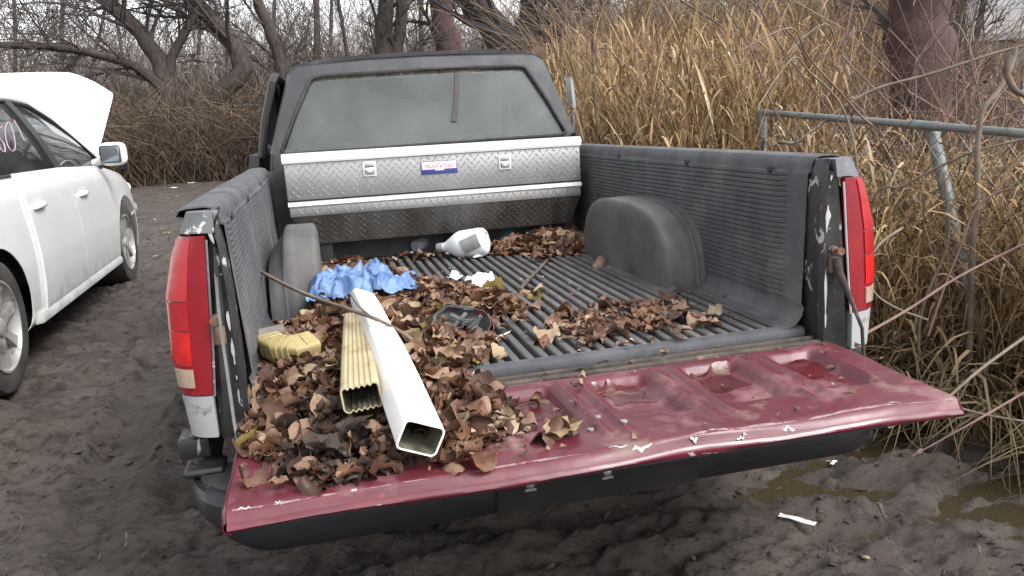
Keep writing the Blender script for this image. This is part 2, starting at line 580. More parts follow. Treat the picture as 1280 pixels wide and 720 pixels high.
M['reed'] = RAMPM('dry_reed', [(0, (.37, .235, .10)), (.15, (.22, .13, .060)), (.3, (.43, .295, .15)), (.45, (.12, .072, .042)), (.6, (.32, .215, .11)), (.75, (.19, .12, .072)), (.86, (.26, .19, .09)), (.95, (.52, .41, .27)), (1, (.37, .235, .10))], rough=.65, bump=0, var=.15)
M['mat_grass'] = RAMPM('matted_dry_grass', [(0, (.13, .092, .042)), (.3, (.18, .13, .058)), (.6, (.085, .058, .032)), (1, (.24, .18, .105))], bump=0, var=.15)
M['leaf'] = RAMPM('dry_leaf', [(0, (.040, .020, .014)), (.12, (.12, .052, .026)), (.25, (.055, .028, .021)), (.38, (.165, .085, .046)), (.5, (.085, .043, .028)), (.62, (.21, .13, .085)), (.72, (.10, .050, .032)), (.82, (.29, .19, .125)), (.90, (.07, .036, .026)), (1, (.040, .020, .014))], rough=.5, bump=.5, bsc=55, var=.35)
M['leaf_wet'] = RAMPM('wet_leaf', [(0, (.03, .022, .02)), (.5, (.055, .038, .032)), (1, (.08, .05, .04))], rough=.4, bump=.5, bsc=55, var=.3)
M['leaf_pale'] = RAMPM('pale_leaf', [(0, (.28, .20, .125)), (.4, (.36, .27, .185)), (.7, (.25, .17, .085)), (1, (.42, .34, .24))], rough=.65, bump=.4, bsc=55, var=.2)
M['leaf_yellow'] = RAMPM('yellowish_leaf', [(0, (.22, .155, .04)), (.5, (.17, .13, .03)), (1, (.30, .20, .06))], rough=.6, bump=.4, bsc=55, var=.2)
M['white_pvc'] = PM('white_downspout_paint', (.82, .82, .81), (.85, .85, .84), sc=4, rough=.35, wear=dict(sc=6, th=.66, soft=.1, c=(.6, .57, .5)))
M['pipe_in'] = PM('downspout_inside', (.10, .10, .065), (.17, .165, .115), sc=12, rough=.8, wear=dict(sc=14, th=.5, soft=.12, c=(.03, .03, .018)))
M['cream'] = PM('cream_downspout_paint', (.42, .35, .20), (.50, .43, .27), sc=8, rough=.55, wear=dict(sc=10, th=.56, soft=.12, c=(.3, .22, .12)))
M['cream_yellow'] = PM('yellowed_elbow_paint', (.36, .28, .10), (.46, .38, .20), sc=14, rough=.55, wear=dict(sc=14, th=.6, soft=.06, c=(.28, .2, .08)))
M['blue_plastic'] = PM('blue_plastic_sheet', (.075, .15, .33), (.15, .255, .46), sc=14, rough=.35, r2=.55, bump=.3, bsc=60)
M['jug'] = PM('milky_jug_plastic', (.70, .74, .76), (.76, .79, .80), sc=6, rough=.35, spec=.5)
M['grey_label'] = PM('grey_label', (.22, .22, .225), (.3, .3, .3), sc=20, rough=.6)
M['paper'] = PM('white_scrap_plastic', (.82, .82, .81), (.7, .69, .67), sc=8, rough=.6)
M['purple'] = PM('lilac_wrapper', (.42, .40, .58), (.62, .58, .62), sc=22, rough=.4)
M['teal'] = PM('teal_plastic', (.03, .21, .24), (.05, .3, .32), sc=20, rough=.3)
M['navy'] = PM('dark_blue_plastic', (.02, .035, .12), (.05, .08, .2), sc=14, rough=.3)
M['grey_pipe'] = PM('grey_rubber_hose', (.15, .135, .125), (.24, .22, .2), sc=14, rough=.8)
M['black_plastic'] = PM('black_broken_plastic', (.03, .032, .035), (.09, .092, .095), sc=22, rough=.45, r2=.7, wear=dict(sc=16, th=.6, soft=.06, c=(.22, .2, .19)))
M['stick'] = PM('stick_bark', (.085, .06, .05), (.15, .11, .09), sc=20, rough=.9)
M['sticker_white'] = PM('sticker_white', (.78, .70, .76), (.74, .68, .74), sc=40, rough=.35)
M['sticker_blue'] = PM('sticker_blue', (.045, .055, .21), (.06, .07, .24), sc=40, rough=.35)
M['sticker_red'] = PM('sticker_red', (.50, .10, .13), (.5, .1, .13), rough=.4)
M['wall_white'] = PM('white_siding', (.72, .74, .76), (.66, .68, .70), sc=3, rough=.7)
M['roof_grey'] = PM('grey_fascia', (.34, .35, .36), (.42, .42, .43), sc=4, rough=.8)

# ================================================================== THE SETTING
def g0(x, y):
    """large form of the ground"""
    h = np.interp(y, [-6, 0, 2.4, 5.2, 12, 18, 24, 34, 50, 80, 200, 1500], [-.03, 0, .115, .165, .30, .42, .75, 2.6, 5.0, 6.5, 8, 8])
    return h + 0.05 * np.clip((np.asarray(x) - 1.6) / 2.0, 0, 1)


PUD = dict(c=(1.25, .45), r=(.62, .75))
WATER_Z = -.036


def ground_z(x, y):
    x = np.asarray(x, float); y = np.asarray(y, float)
    near = np.clip(1 - (np.hypot(x + .3, y - 2) - 7) / 10, 0, 1)
    h = g0(x, y)
    d = .012 * fbm(x * 1.3, y * 1.3, o=3, s=3)
    rid = 1 - np.abs(fbm(x * 4.5 + 3, y * 7.5, o=4, s=11))
    d = d + .014 * (np.clip(rid, -.2, 1) - .55)
    # trodden plates with broken edges
    f1 = fbm(x * 3.6 + .5 * y, y * 8.5, o=4, s=21, g=.55)
    d = d + .013 * np.tanh((f1 - .25) * 12) + .010 * np.tanh((f1 + .35) * 14)
    d = d + .010 * np.clip(fbm(x * 15, y * 17, o=3, s=25), -.5, 1)
    d = d + .010 * fbm(x * 36, y * 36, o=2, s=31)
    # tyre ruts
    def rut(px, dep, wid, tread=.005, pitch=.085, y0=-9, y1=30):
        t = (x - px)
        m = np.clip((y - y0) / .6, 0, 1) * np.clip((y1 - y) / .6, 0, 1)
        prof = -dep * np.exp(-(t / wid) ** 4) + dep * .7 * np.exp(-((np.abs(t) - wid * 1.45) / (wid * .4)) ** 2)
        bars = tread * np.sin((y + np.abs(t) * .8) * 2 * np.pi / pitch) * np.exp(-(t / wid) ** 6)
        return m * (prof + bars)
    d = d + rut(-1.52 + .10 * np.sin(y * .5 + 1), .045, .11, y0=.6)
    d = d + rut(-3.6 + .06 * (y - 3) ** 1, .03, .12, y0=6.5)
    d = d + rut(-.9 - .16 * (y - 7), .04, .13, y0=6.2)
    # a rut that crosses in front of the white car
    yy = 1.72 + .10 * x + .06 * np.sin(x * 3)
    for off, dp in ((0, .034), (.36, .026), (-.42, .026)):
        t = y - yy - off
        m = np.clip((-1.1 - x) / .3, 0, 1)
        d = d + m * (-dp * np.exp(-(t / .085) ** 4) + dp * .6 * np.exp(-((np.abs(t) - .13) / .04) ** 2))
    # soft, trampled, waterlogged mud to the right of the tailgate
    e = np.clip(1 - (((x - PUD['c'][0]) / PUD['r'][0]) ** 2 + ((y - PUD['c'][1]) / PUD['r'][1]) ** 2), 0, 1)
    e = np.clip(e * 2.5, 0, 1)
    a = R(28)
    xr, yr = x * math.cos(a) - y * math.sin(a), x * math.sin(a) + y * math.cos(a)
    d = d + e * (-.010 + .050 * fbm(xr * 3.0, yr * 7.5, o=3, s=41))
    d = np.where(e < .15, np.maximum(d, WATER_Z + .012), d)
    return h + d * near + .01 * fbm(x * .6, y * .6, s=51)


def axis_pts(a, b, step, lo, hi):
    mid = list(np.arange(a, b, step))
    s, p, left = step, a, []
    while p > lo:
        s *= 1.16; p -= s; left.append(max(p, lo))
    s, p, right = step, mid[-1], []
    while p < hi:
        s *= 1.16; p += s; right.append(min(p, hi))
    return np.array(left[::-1] + mid + right)


gx = axis_pts(-3.3, 2.7, .021, -600, 600)
gy = axis_pts(-.5, 5.2, .021, -60, 1400)
GX, GY = np.meshgrid(gx, gy, indexing='ij')
GZ = ground_z(GX, GY)
nv = len(gy)
gi = np.arange(len(gx) - 1)[:, None] * nv + np.arange(nv - 1)[None, :]
GF = np.stack([gi, gi + nv, gi + nv + 1, gi + 1], -1).reshape(-1, 4)


def mud_material():
    m = bpy.data.materials.new('wet_mud')
    m.use_nodes = True
    n, l = m.node_tree.nodes, m.node_tree.links
    b = n['Principled BSDF']
    geo = n.new('ShaderNodeNewGeometry')

    mpm = n.new('ShaderNodeMapping'); mpm.inputs['Scale'].default_value = (1, 1.9, 1); mpm.inputs['Rotation'].default_value = (0, 0, R(-14))
    l.new(geo.outputs['Position'], mpm.inputs['Vector'])

    def noise(s, d=6, r=.6):
        t = n.new('ShaderNodeTexNoise')
        t.inputs['Scale'].default_value = s; t.inputs['Detail'].default_value = d; t.inputs['Roughness'].default_value = r
        l.new(mpm.outputs['Vector'], t.inputs['Vector'])
        return t.outputs['Fac']

    def rmp(f, a, bb, c=0, dd=1):
        r = n.new('ShaderNodeMapRange')
        for k, v in zip(('From Min', 'From Max', 'To Min', 'To Max'), (a, bb, c, dd)): r.inputs[k].default_value = v
        l.new(f, r.inputs['Value'])
        return r.outputs['Result']

    def mix(f, a, bb):
        x = n.new('ShaderNodeMix'); x.data_type = 'RGBA'
        for s, k in ((a, 6), (bb, 7)):
            if isinstance(s, tuple): x.inputs[k].default_value = s + (1,)
            else: l.new(s, x.inputs[k])
        l.new(f, x.inputs[0])
        return x.outputs[2]
    c = mix(rmp(noise(2.2), .36, .64), (.060, .047, .040), (.110, .088, .077))
    c = mix(rmp(noise(9, 10, .75), .50, .60, 0, .85), c, (.026, .0185, .0140))
    c = mix(rmp(noise(26, 8, .7), .57, .63, 0, .9), c, (.014, .010, .008))
    c = mix(rmp(noise(48, 5, .7), .60, .68, 0, .8), c, (.125, .098, .080))
    # dry grass takes over at the edge of the yard
    sp = n.new('ShaderNodeSeparateXYZ'); l.new(geo.outputs['Position'], sp.inputs[0])
    far = n.new('ShaderNodeMath'); far.operation = 'ADD'
    l.new(sp.outputs['Y'], far.inputs[0])
    nz = rmp(noise(.5), .3, .7, -3, 3)
    l.new(nz, far.inputs[1])
    gr = mix(rmp(noise(1.3, 8, .7), .35, .65), (.10, .068, .04), (.19, .14, .08))
    c = mix(rmp(far.outputs[0], 17.0, 21.0), c, gr)
    l.new(c, b.inputs['Base Color'])
    l.new(rmp(noise(3.1), .35, .65, .34, .80), b.inputs['Roughness'])
    b.inputs['Specular IOR Level'].default_value = .45
    bp = n.new('ShaderNodeBump'); bp.inputs['Strength'].default_value = .8; bp.inputs['Distance'].default_value = .02
    l.new(noise(75, 10, .8), bp.inputs['Height'])
    l.new(bp.outputs['Normal'], b.inputs['Normal'])
    return m


ground = mk('ground', (np.stack([GX, GY, GZ], -1).reshape(-1, 3), GF), mud_material(), smooth=180, kind='structure',
            label='dark churned wet mud with ruts and clods')

m_water = bpy.data.materials.new('murky_water')
m_water.use_nodes = True
_b = m_water.node_tree.nodes['Principled BSDF']
_b.inputs['Base Color'].default_value = (.045, .036, .020, 1)
_b.inputs['Roughness'].default_value = .06
_t = m_water.node_tree.nodes.new('ShaderNodeTexNoise'); _t.inputs['Scale'].default_value = 9
_p = m_water.node_tree.nodes.new('ShaderNodeBump'); _p.inputs['Strength'].default_value = .03
m_water.node_tree.links.new(_t.outputs['Fac'], _p.inputs['Height'])
m_water.node_tree.links.new(_p.outputs['Normal'], _b.inputs['Normal'])
th = np.linspace(0, 2 * np.pi, 40, endpoint=False)
wx, wy = PUD['c'][0] + .55 * np.cos(th), PUD['c'][1] + .66 * np.sin(th)
wz = WATER_Z + g0(PUD['c'][0], .35)
puddle = mk('puddle', (np.stack([wx, wy, np.full_like(wx, wz)], -1), [tuple(range(40))]), m_water, smooth=None, kind='structure',
            label='murky olive puddle water standing in the mud hollows')

# ================================================================== PICKUP TRUCK
truck = empty('pickup_truck', (0, 1.1, 0.02), 'black and silver pickup truck with its dented red tailgate let down', 'pickup truck')
T0 = (0, 0, ZB)


def tp(name, VF, mat, parent=None, **k):
    k.setdefault('off', T0)
    return mk(name, VF, mat, parent or truck, **k)


# ---- bed liner floor, walls, wheel arches
FY0, FY1 = .055, 2.21
wh0, wh1 = .68, 1.64
liner = tp('bed_liner', join(
    box(-.765, .765, FY0 + .02, FY1, -.034, -.028),
    # smooth rolled front lip of the floor
    loft([[(x, FY0 + .042, .009), (x, FY0 + .018, .009), (x, FY0 + .004, .004), (x, FY0, -.008), (x, FY0 + .002, -.022), (x, FY0 + .042, -.022)] for x in np.linspace(-.76, .76, 24)])),
    M['liner'], smooth=50)
tp('floor_pan', box(-.762, .762, FY0 + .03, FY1 - .004, -.027, -.019), M['groove'], liner)
NR = 37
rib_me = None
for k in range(NR):
    x = -.735 + 1.47 * k / (NR - 1)
    y1 = FY1 - .01 if abs(x) < .60 else wh0 - .03
    key = y1
    prof = [(-.0135, -.020), (-.0120, .0080), (-.009, .0115), (.009, .0115), (.0120, .0080), (.0135, -.020)]
    rings = []
    for yy, s, dz in ((FY0 + .032, .6, -.006), (FY0 + .040, .9, 0), (FY0 + .06, 1, 0), (y1 - .03, 1, 0), (y1 - .01, .9, 0), (y1, .6, -.006)):
        rings.append([(x + px * s, yy, pz + dz) for px, pz in prof])
    rb = tp('floor_rib', loft(rings), M['liner_dust'], liner, smooth=35)


def side_wall(s):
    # profile of the wall going up: cove, ribbed field, smooth band, over the rail
    pts = [(.70, .004), (.735, .012), (.757, .035), (.764, .062)]
    z = .075
    while z < .436:
        xx = .765 + (z - .07) * .045
        pts += [(xx, z), (xx - .006, z + .003), (xx - .006, z + .0085), (xx, z + .0115)]
        z += .0155
    pts += [(.7825, .452), (.783, .462), (.786, .474), (.795, .484), (.812, .488), (.85, .487), (.868, .483), (.876, .470), (.877, .448)]
    ys = np.array([FY0 + .012, .10, .18, .22, .24] + list(np.linspace(.4, 2.1, 16)) + [FY1])
    rings = []
    for y in ys:
        ring = []
        f = np.clip((.24 - y) / .05, 0, 1)             # smooth panel at the tail end: ribs fade out
        for x, zz in pts:
            xb = x
            if .07 < zz < .449:
                sm = .765 + (zz - .07) * .045 - .001
                xb = x * (1 - f) + sm * f - .012 * np.clip((.13 - y) / .08, 0, 1)
            bow = .006 * math.sin(y * 2.1 + .4) * (zz / .48)
            # moulded vertical step about the middle of the wall
            stp = -.006 if (1.26 < y < 1.5 and zz < .449) else 0
            ring.append((s * (xb + bow + stp), y, zz))
        rings.append(ring)
    V, F = loft(rings, closed=False, cap=False)
    if s > 0: F = [tuple(reversed(f)) for f in F]
    return V, F


for s in (-1, 1):
    w = tp('liner_wall', thick(side_wall(s), .004), M['liner'], liner, smooth=30)
    for yb in (.27, .85, 1.55):
        tp('fixing_button', xf(lathe([(.012, 0), (.012, .004), (.007, .006)], 12), (s * .776, yb, .447), (0, 0, 0 if s < 0 else math.pi)), M['rubber'], w, smooth=40)
    # wheel arch hump
    def hump(U, W, s=s):
        # U along the arch (front to back over the top), W from the wall outwards
        a = np.pi * U
        w0_ = wh0 if s > 0 else .84
        yc, ry = (w0_ + wh1) / 2, (wh1 - w0_) / 2
        ca, sa = np.cos(a), np.sin(a)
        e = .62
        yy = yc - ry * np.sign(ca) * np.abs(ca) ** e
        zz = .295 * np.abs(sa) ** .72
        w = np.clip(W / .78, 0, 1)
        lip = np.clip((W - .78) / .22, 0, 1)
        xx = (.785 if s > 0 else .745) - .155 * w - .012 * np.sin(w * 9) * (w < .5)
        shr = 1 - .16 * (1 - np.cos(lip * np.pi / 2))
        if s < 0: zz = zz * (.72 + .28 * np.sin(np.clip(w / .5, 0, 1) * np.pi / 2))
        xx = xx - .022 * np.sin(lip * np.pi / 2)
        grooves = .006 * (np.sin(np.clip(w * 4.2, 0, 3) * 2 * np.pi) > .2) * (w < .7)
        yy = yc + (yy - yc) * (shr + grooves * .6)
        zz = zz * (shr + grooves)
        return np.stack([s * xx, yy, zz], -1)
    V, F = grid(46, 40, hump)
    # close the inner face
    last = [i * 40 + 39 for i in range(46)]
    F.append(tuple(last) if s < 0 else tuple(reversed(last)))
    arch = tp('wheel_arch', (V, F), M['liner_dust'], liner, smooth=50)
    tp('arch_flange', thick(grid(24, 3, lambda U, W, s=s: np.stack([s * (.632 - .05 * W), wh0 - .04 + (wh1 - wh0 + .08) * U, .012 + .018 * (1 - W) ** 2 + 0 * U], -1)), .006), M['liner_dust'], liner)
tp('front_wall', thick(grid(60, 26, lambda U, W: np.stack([-.78 + 1.56 * U, FY1 - .004 * (np.sin(U * 40 * np.pi) > 0), .0 + .47 * W], -1)), .01), M['liner'], liner)

# ---- bed sides, jambs, lamps, tail corners
zprof = [(.862, .478), (.875, .465), (.885, .44), (.895, .40), (.93, .36), (.955, .28), (.962, .18), (.955, .06), (.945, -.04), (.93, -.14), (.915, -.24)]
for s in (-1, 1):
    ys = np.linspace(.10, 2.21, 60)
    yc, r = 1.16, .44
    rows = []
    P = np.array([[(s * (x - (.030 * min(1, (y - .10) / -.5 + 1) if s < 0 and y < .6 else 0)), y, z) for x, z in zprof] for y in ys])
    V = P.reshape(-1, 3).copy()
    nz_ = len(zprof)
    D = np.hypot(V[:, 1] - yc, V[:, 2] + .28)
    F = []
    for i in range(len(ys) - 1):
        for k in range(nz_ - 1):
            q = (i * nz_ + k, i * nz_ + k + 1, (i + 1) * nz_ + k + 1, (i + 1) * nz_ + k)
            if (D[list(q)] < r).all(): continue
            F.append(q if s > 0 else tuple(reversed(q)))
    ins = D < r
    V[ins, 1] = yc + (V[ins, 1] - yc) * r / np.maximum(D[ins], .02)
    V[ins, 2] = -.28 + (V[ins, 2] + .28) * r / np.maximum(D[ins], .02)
    tp('bed_side', thick((V, F), .006), M['dark_body'], smooth=50)
    # door jamb post facing the tailgate
    jv = []
    jo = .030 if s < 0 else .006
    for z, xi, xo, yy in ((-.06, .772, .868, .004), (.0, .770, .866, .0), (.15, .768, .858, -.002), (.30, .770, .848, -.002), (.40, .776, .838, .0), (.45, .784, .828, .004), (.483, .795, .815, .016)):
        xo = xo - jo
        jv.append([(s * xi, yy + .008, z), (s * (xi + .010), yy - .004, z), (s * (xi * .55 + xo * .45), yy + .004, z), (s * (xo - .012), yy - .004, z), (s * xo, yy + .006, z), (s * xo, yy + .11, z), (s * xi, yy + .11, z)])
    V, F = loft(jv)
    jamb = tp('tail_jamb', (V, F), M['black_paint'], smooth=35)
    tp('striker_bolt', xf(lathe([(.011, 0), (.011, .006), (.006, .008), (.006, .03), (.011, .032), (.011, .036)], 12), (s * .812, .0, .235), (0, 0, -math.pi / 2)), M['rust'], jamb)
    tp('latch_slot', box(s * .812 - .016, s * .812 + .016, -.006, .02, .17, .215, .004), M['rust'], jamb)
    rj = random.Random(31 + s)
    zc = np.linspace(-.02, .44, 150)
    wj = np.clip(.3 + .9 * fbm(zc * 21, 3.0 + s, s=77, o=4), 0, 1.2) * np.where(zc > .2, .011 if s > 0 else .006, .005)
    xj = np.interp(zc, [-.06, 0, .15, .3, .4, .45], [.787, .785, .783, .785, .792, .801])
    runs = []
    for k in range(149):
        if wj[k] > .0008 and wj[k + 1] > .0008:
            yy0 = -.0065 + .0 * k
            runs.append(([(s * (xj[k] - wj[k] * .5), yy0, zc[k]), (s * (xj[k] + wj[k]), yy0 + .001, zc[k]), (s * (xj[k + 1] + wj[k + 1]), yy0 + .001, zc[k + 1]), (s * (xj[k + 1] - wj[k + 1] * .5), yy0, zc[k + 1])], [(0, 1, 2, 3)]))
    tp('paint_chips', thick(join(*runs), .004, (0, -1, 0)), M['chip'], jamb, smooth=None, kind='stuff')
    # tail lamp: rings of points from the inner edge round the corner
    def lamp_x(z):
        zi = [.03, .06, .15, .29, .38, .43]
        return np.interp(z, zi, [.872, .871, .862, .852, .846, .842]) - (.030 if s < 0 else .006), np.interp(z, zi, [.936, .939, .945, .938, .914, .893]) + (.022 if s > 0 else -.018)

    def lamp_piece(z0, z1, a0, a1, out, s=s):
        def fn(U, W):
            z = z0 + (z1 - z0) * U
            xi, xo = lamp_x(z)
            t = a0 + (a1 - a0) * W
            w = np.minimum(t, 1)
            x = xi + (xo - xi) * np.sin(w * np.pi / 2) ** 1.15
            y = -.012 + .060 * (1 - np.cos(w * np.pi / 2)) + .18 * np.maximum(t - 1, 0)
            x = x + out * .8 * w; y = y - out * (1.1 - w)
            return np.stack([s * x, y, z], -1)
        V, F = grid(10, 12, fn)
        if s > 0: F = [tuple(reversed(f)) for f in F]
        return thick((V, F), .02 if out == 0 else .006, None)
    lamp = tp('tail_light', lamp_piece(.055, .43, 0, 1.25, 0), M['lens_dark'], smooth=50)
    tp('upper_lens', lamp_piece(.282, .424, .36, 1.18, .004), M['lens_red'], lamp)
    tp('middle_lens', lamp_piece(.212, .278, .36, 1.18, .004), M['lens_mid'], lamp)
    tp('brake_lens', lamp_piece(.128, .208, .36, 1.18, .004), M['lens_bright'], lamp)
    tp('reverse_lens', lamp_piece(.074, .118, .36, .85, .005), M['lens_clear'], lamp)
    tp('lamp_trim', tube([(s * (lamp_x(z)[0] - .004), -.010, z) for z in np.linspace(.05, .42, 8)], .003, 6), M['cap_paint'] if s < 0 else M['chip'], lamp)
    # cap above the lamp and body corner below it
    def corner(z0, z1, mat, name, bul=0.0):
        rings = []
        for z in np.linspace(z0, z1, 6):
            zz = np.clip(z, .03, .43)
            xi, xo = lamp_x(zz)
            xi, xo = xi - .022 if z > .4 else xi, xo - .1 * max(0, z - .43) * 4 - .25 * max(0, .03 - z) * .4
            ring = []
            for t in np.linspace(0, 1.3, 10):
                w = min(t, 1)
                ring.append((s * (xi + (xo - xi) * math.sin(w * math.pi / 2) ** 1.15), -.010 + .060 * (1 - math.cos(w * math.pi / 2)) + .25 * max(t - 1, 0) + .03 * max(0, z - .43) * 6, z))
            ring += [(s * (xi + .0), .12, z)]
            rings.append(ring)
        return tp(name, loft(rings), mat, smooth=45)
    corner(.435, .482, M['cap_paint'], 'corner_cap')
    corner(-.052, .051, M['silver_paint'], 'rear_corner')
    tp('corner_bracket', join(box(s * .9 - .045, s * .9 + .030, .025, .12, -.112, -.062, .008), box(s * .885 - .05, s * .885 + .045, -.01, .08, -.150, -.128, .010, 3)), M['black_paint'])

# ---- bed sill and hinge gap
tp('bed_sill', join(box(-.80, .80, -.035, .06, -.075, -.026, .006), box(-.77, .77, -.012, .012, -.028, -.017, .003), box(-.77, .77, .024, .038, -.028, -.012, .003)), M['grime'])

# ---- tailgate
GY0, GY1, GX0, GX1 = -.535, -.050, -.772, .770
gate_ridges = [-.745 + .02, -.50, -.245, .005, .255, .505, .735]


def gate_top(x, y):
    """height of the pressed inner panel"""
    u = (y - GY0) / (GY1 - GY0)
    h = np.zeros_like(x) - .004
    inset_y = np.clip((u - .30) / .16, 0, 1) * np.clip((.93 - u) / .05, 0, 1)
    sm = lambda t: t * t * (3 - 2 * t)
    cell = np.zeros_like(x)
    for a, b in zip(gate_ridges[:-1], gate_ridges[1:]):
        c = sm(np.clip((x - a - .040) / .028, 0, 1)) * sm(np.clip((b - .040 - x) / .028, 0, 1))
        cell = np.maximum(cell, c)
    h = h - .026 * cell * sm(inset_y)
    # raised ridge crests
    for a in gate_ridges[1:-1]:
        h = h + .009 * np.exp(-((np.abs(x - a) - .024) / .009) ** 2) * np.clip((u - .12) / .1, 0, 1) * np.clip((.97 - u) / .05, 0, 1)
    # bent and dented
    h = h + .003 * fbm(x * 4, y * 6, s=61) * np.clip(u * 4, 0, 1) + .0012 * fbm(x * 14, y * 14, s=63)
    h = h + .004 * np.exp(-((x - .13) / .10) ** 2) * (1 - u) - .004 * np.exp(-((x - .30) / .16) ** 2) * (1 - u) + .002 * np.sin(x * 3.4) * (1 - u)
    # rolled outer lip
    h = h - .02 * np.clip((.045 - u) / .045, 0, 1) ** 2
    # far right corner bent down a little
    h = h - .012 * np.clip((x - .6) / .17, 0, 1) * (1 - u)
    return h - .006


tailgate = tp('tailgate', grid(220, 70, lambda U, W: (lambda x, y: np.stack([x + .012 * (1 - W) * np.where(U > .5, -1, 1) * 0, y + .005 * np.sin(x * 9) * (W < .02), gate_top(x, y)], -1))(GX0 + (GX1 - GX0) * U, GY0 + (GY1 - GY0) * W)), M['red_paint'], smooth=60)
# outer edge band, side bands and skin of the gate
def band(xs, ys, top, bot, bulge):
    rings = []
    for x, y, t, b in zip(xs, ys, top, bot):
        rings.append([(x, y, t), (x + bulge[0], y + bulge[1], t - .006), (x + bulge[0] * 1.2, y + bulge[1] * 1.2, (t + b) / 2), (x + bulge[0] * .8, y + bulge[1] * .8, b + .004), (x - bulge[0], y - bulge[1], b)])
    return loft(rings, closed=False, cap=False)


xs = np.linspace(GX0, GX1, 120)
ye = np.full_like(xs, GY0) + .005 * np.sin(xs * 9)
te = gate_top(xs, np.full_like(xs, GY0))
be = -.050 + .003 * fbm(xs * 5, 0, s=71) - .012 * np.clip((xs - .5) / .3, 0, 1)
tp('gate_edge', thick(band(xs, ye, te, be, (0, -.008)), .003), M['red_edge'], tailgate, smooth=50)
for s, xe in ((-1, GX0), (1, GX1)):
    ys2 = np.linspace(GY0, GY1, 40)
    tt = gate_top(np.full_like(ys2, xe), ys2)
    tp('gate_side', thick(band(np.full_like(ys2, xe), ys2, tt, -.053 - .022 * np.clip((ys2 - GY0) / .3, 0, 1), (s * .006, 0)), .003), M['red_edge'], tailgate, smooth=50)
tp('gate_skin', loft([[(GX0 + .004, GY0 + .01, -.052), (GX1 - .004, GY0 + .01, -.060), (GX1 - .004, GY0 + .01, -.054), (GX0 + .004, GY0 + .01, -.046)], [(GX0 + .004, GY1, -.080), (GX1 - .004, GY1, -.080), (GX1 - .004, GY1, -.073), (GX0 + .004, GY1, -.073)]]), M['dark_body'], tailgate, smooth=None)
# chipped bare lip along the outer edge
parts = []
x = GX0 + .02
while x < GX1 - .03:
    ln = random.uniform(.008, .055)
    if random.random() < .26:
        xx = np.linspace(x, min(x + ln, GX1 - .005), 6)
        yy = np.full_like(xx, GY0 + random.uniform(.004, .022)) + np.array([random.uniform(-.004, .004) for _ in xx])
        zz = gate_top(xx, yy) + .0006
        w = np.array([.0006] + [random.uniform(.0008, .0034) for _ in range(4)] + [.0006])
        Vc = np.concatenate([np.stack([xx, yy - w, gate_top(xx, yy - w) + .0008], -1), np.stack([xx, yy + w, gate_top(xx, yy + w) + .0008], -1)])
        parts.append((Vc, [(i, i + 1, i + 7, i + 6) for i in range(5)]))
    x += ln + random.uniform(.004, .05)
tp('bare_metal_chips', thick(join(*parts), .0003), M['chip'], tailgate, smooth=None, kind='stuff')
rw = []
xx_ = np.linspace(GX0 + .01, GX1 - .01, 260)
ww_ = np.clip(.45 + .8 * fbm(xx_ * 11, 4.0, s=171, o=4), .05, 1.3) * np.interp(xx_, [GX0, -.1, .3, GX1], [.0035, .004, .009, .010])
y_a = GY0 + .013 + .002 * fbm(xx_ * 7, 1, s=173)
for k in range(259):
    q = [(xx_[k], y_a[k], 0), (xx_[k + 1], y_a[k + 1], 0), (xx_[k + 1], y_a[k + 1] + ww_[k + 1], 0), (xx_[k], y_a[k] + ww_[k], 0)]
    rw.append(([(a_, b_, float(gate_top(np.array([a_]), np.array([b_]))[0]) + .0005) for a_, b_, _ in q], [(0, 1, 2, 3)]))
tp('worn_lip', join(*rw), M['worn'], tailgate, smooth=None, kind='stuff')
# dried mud film pooled in the pressed recesses
for a, b in list(zip(gate_ridges[:-1], gate_ridges[1:]))[2:]:
    def pool(U, W, a=a, b=b):
        x = a + .072 + (b - a - .144) * U
        y = -.235 + .135 * W
        x = x + .010 * np.sin(W * 5 + a * 9)
        y = y + .014 * fbm(x * 20, 3 + a * 7, s=67)
        return np.stack([x, y, gate_top(x, y) + .0012], -1)
    tp('pooled_water', thick(grid(16, 12, pool), .0005), M['red_dark'], tailgate, smooth=80)
for (u, v) in ((747, 522), (780, 530), (738, 535)):
    p = bed(u, v, -.006)
    tp('bolt_head', xf(lathe([(.008, 0), (.008, .004), (.005, .006)], 10), (p[0], p[1], float(gate_top(np.array([p[0]]), np.array([p[1]]))[0]) - .001), (0, -math.pi / 2, 0)), M['steel'], tailgate)
# support cables
tp('support_strap', thick(vribbons(np.array([[(-.800, -.012, .33), (-.802, -.03, .25), (-.798, -.06, .12), (-.79, -.12, .02), (-.782, -.17, -.01)]]), np.full((1, 5), .012), np.broadcast_to(np.array([.25, .95, .1]), (1, 5, 3))), .003), M['galv'], smooth=60)
tp('support_cable', tube([(.812, -.012, .215), (.818, -.02, .17), (.838, -.05, .09), (.862, -.06, .02), (.872, -.055, -.06), (.88, -.05, -.12)], [.012, .011, .006, .005, .005, .005], 8), M['grime'], smooth=60)

# ---- rear bumper
def bumper_ring(x):
    ax = abs(x)
    t = np.clip((ax - .72) / .20, 0, 1)
    y = -.205 + .23 * (1 - math.sqrt(max(0, 1 - t * t)))
    zt = -.155 + .0 * t
    zb = -.288 + .10 * t ** 2
    return [(x, .06, zt), (x, y + .03, zt), (x, y + .006, zt - .012), (x, y, zt - .04), (x, y + .004, (zt + zb) / 2 - .02), (x, y + .018, zb + .012), (x, y + .04, zb), (x, .06, zb)]


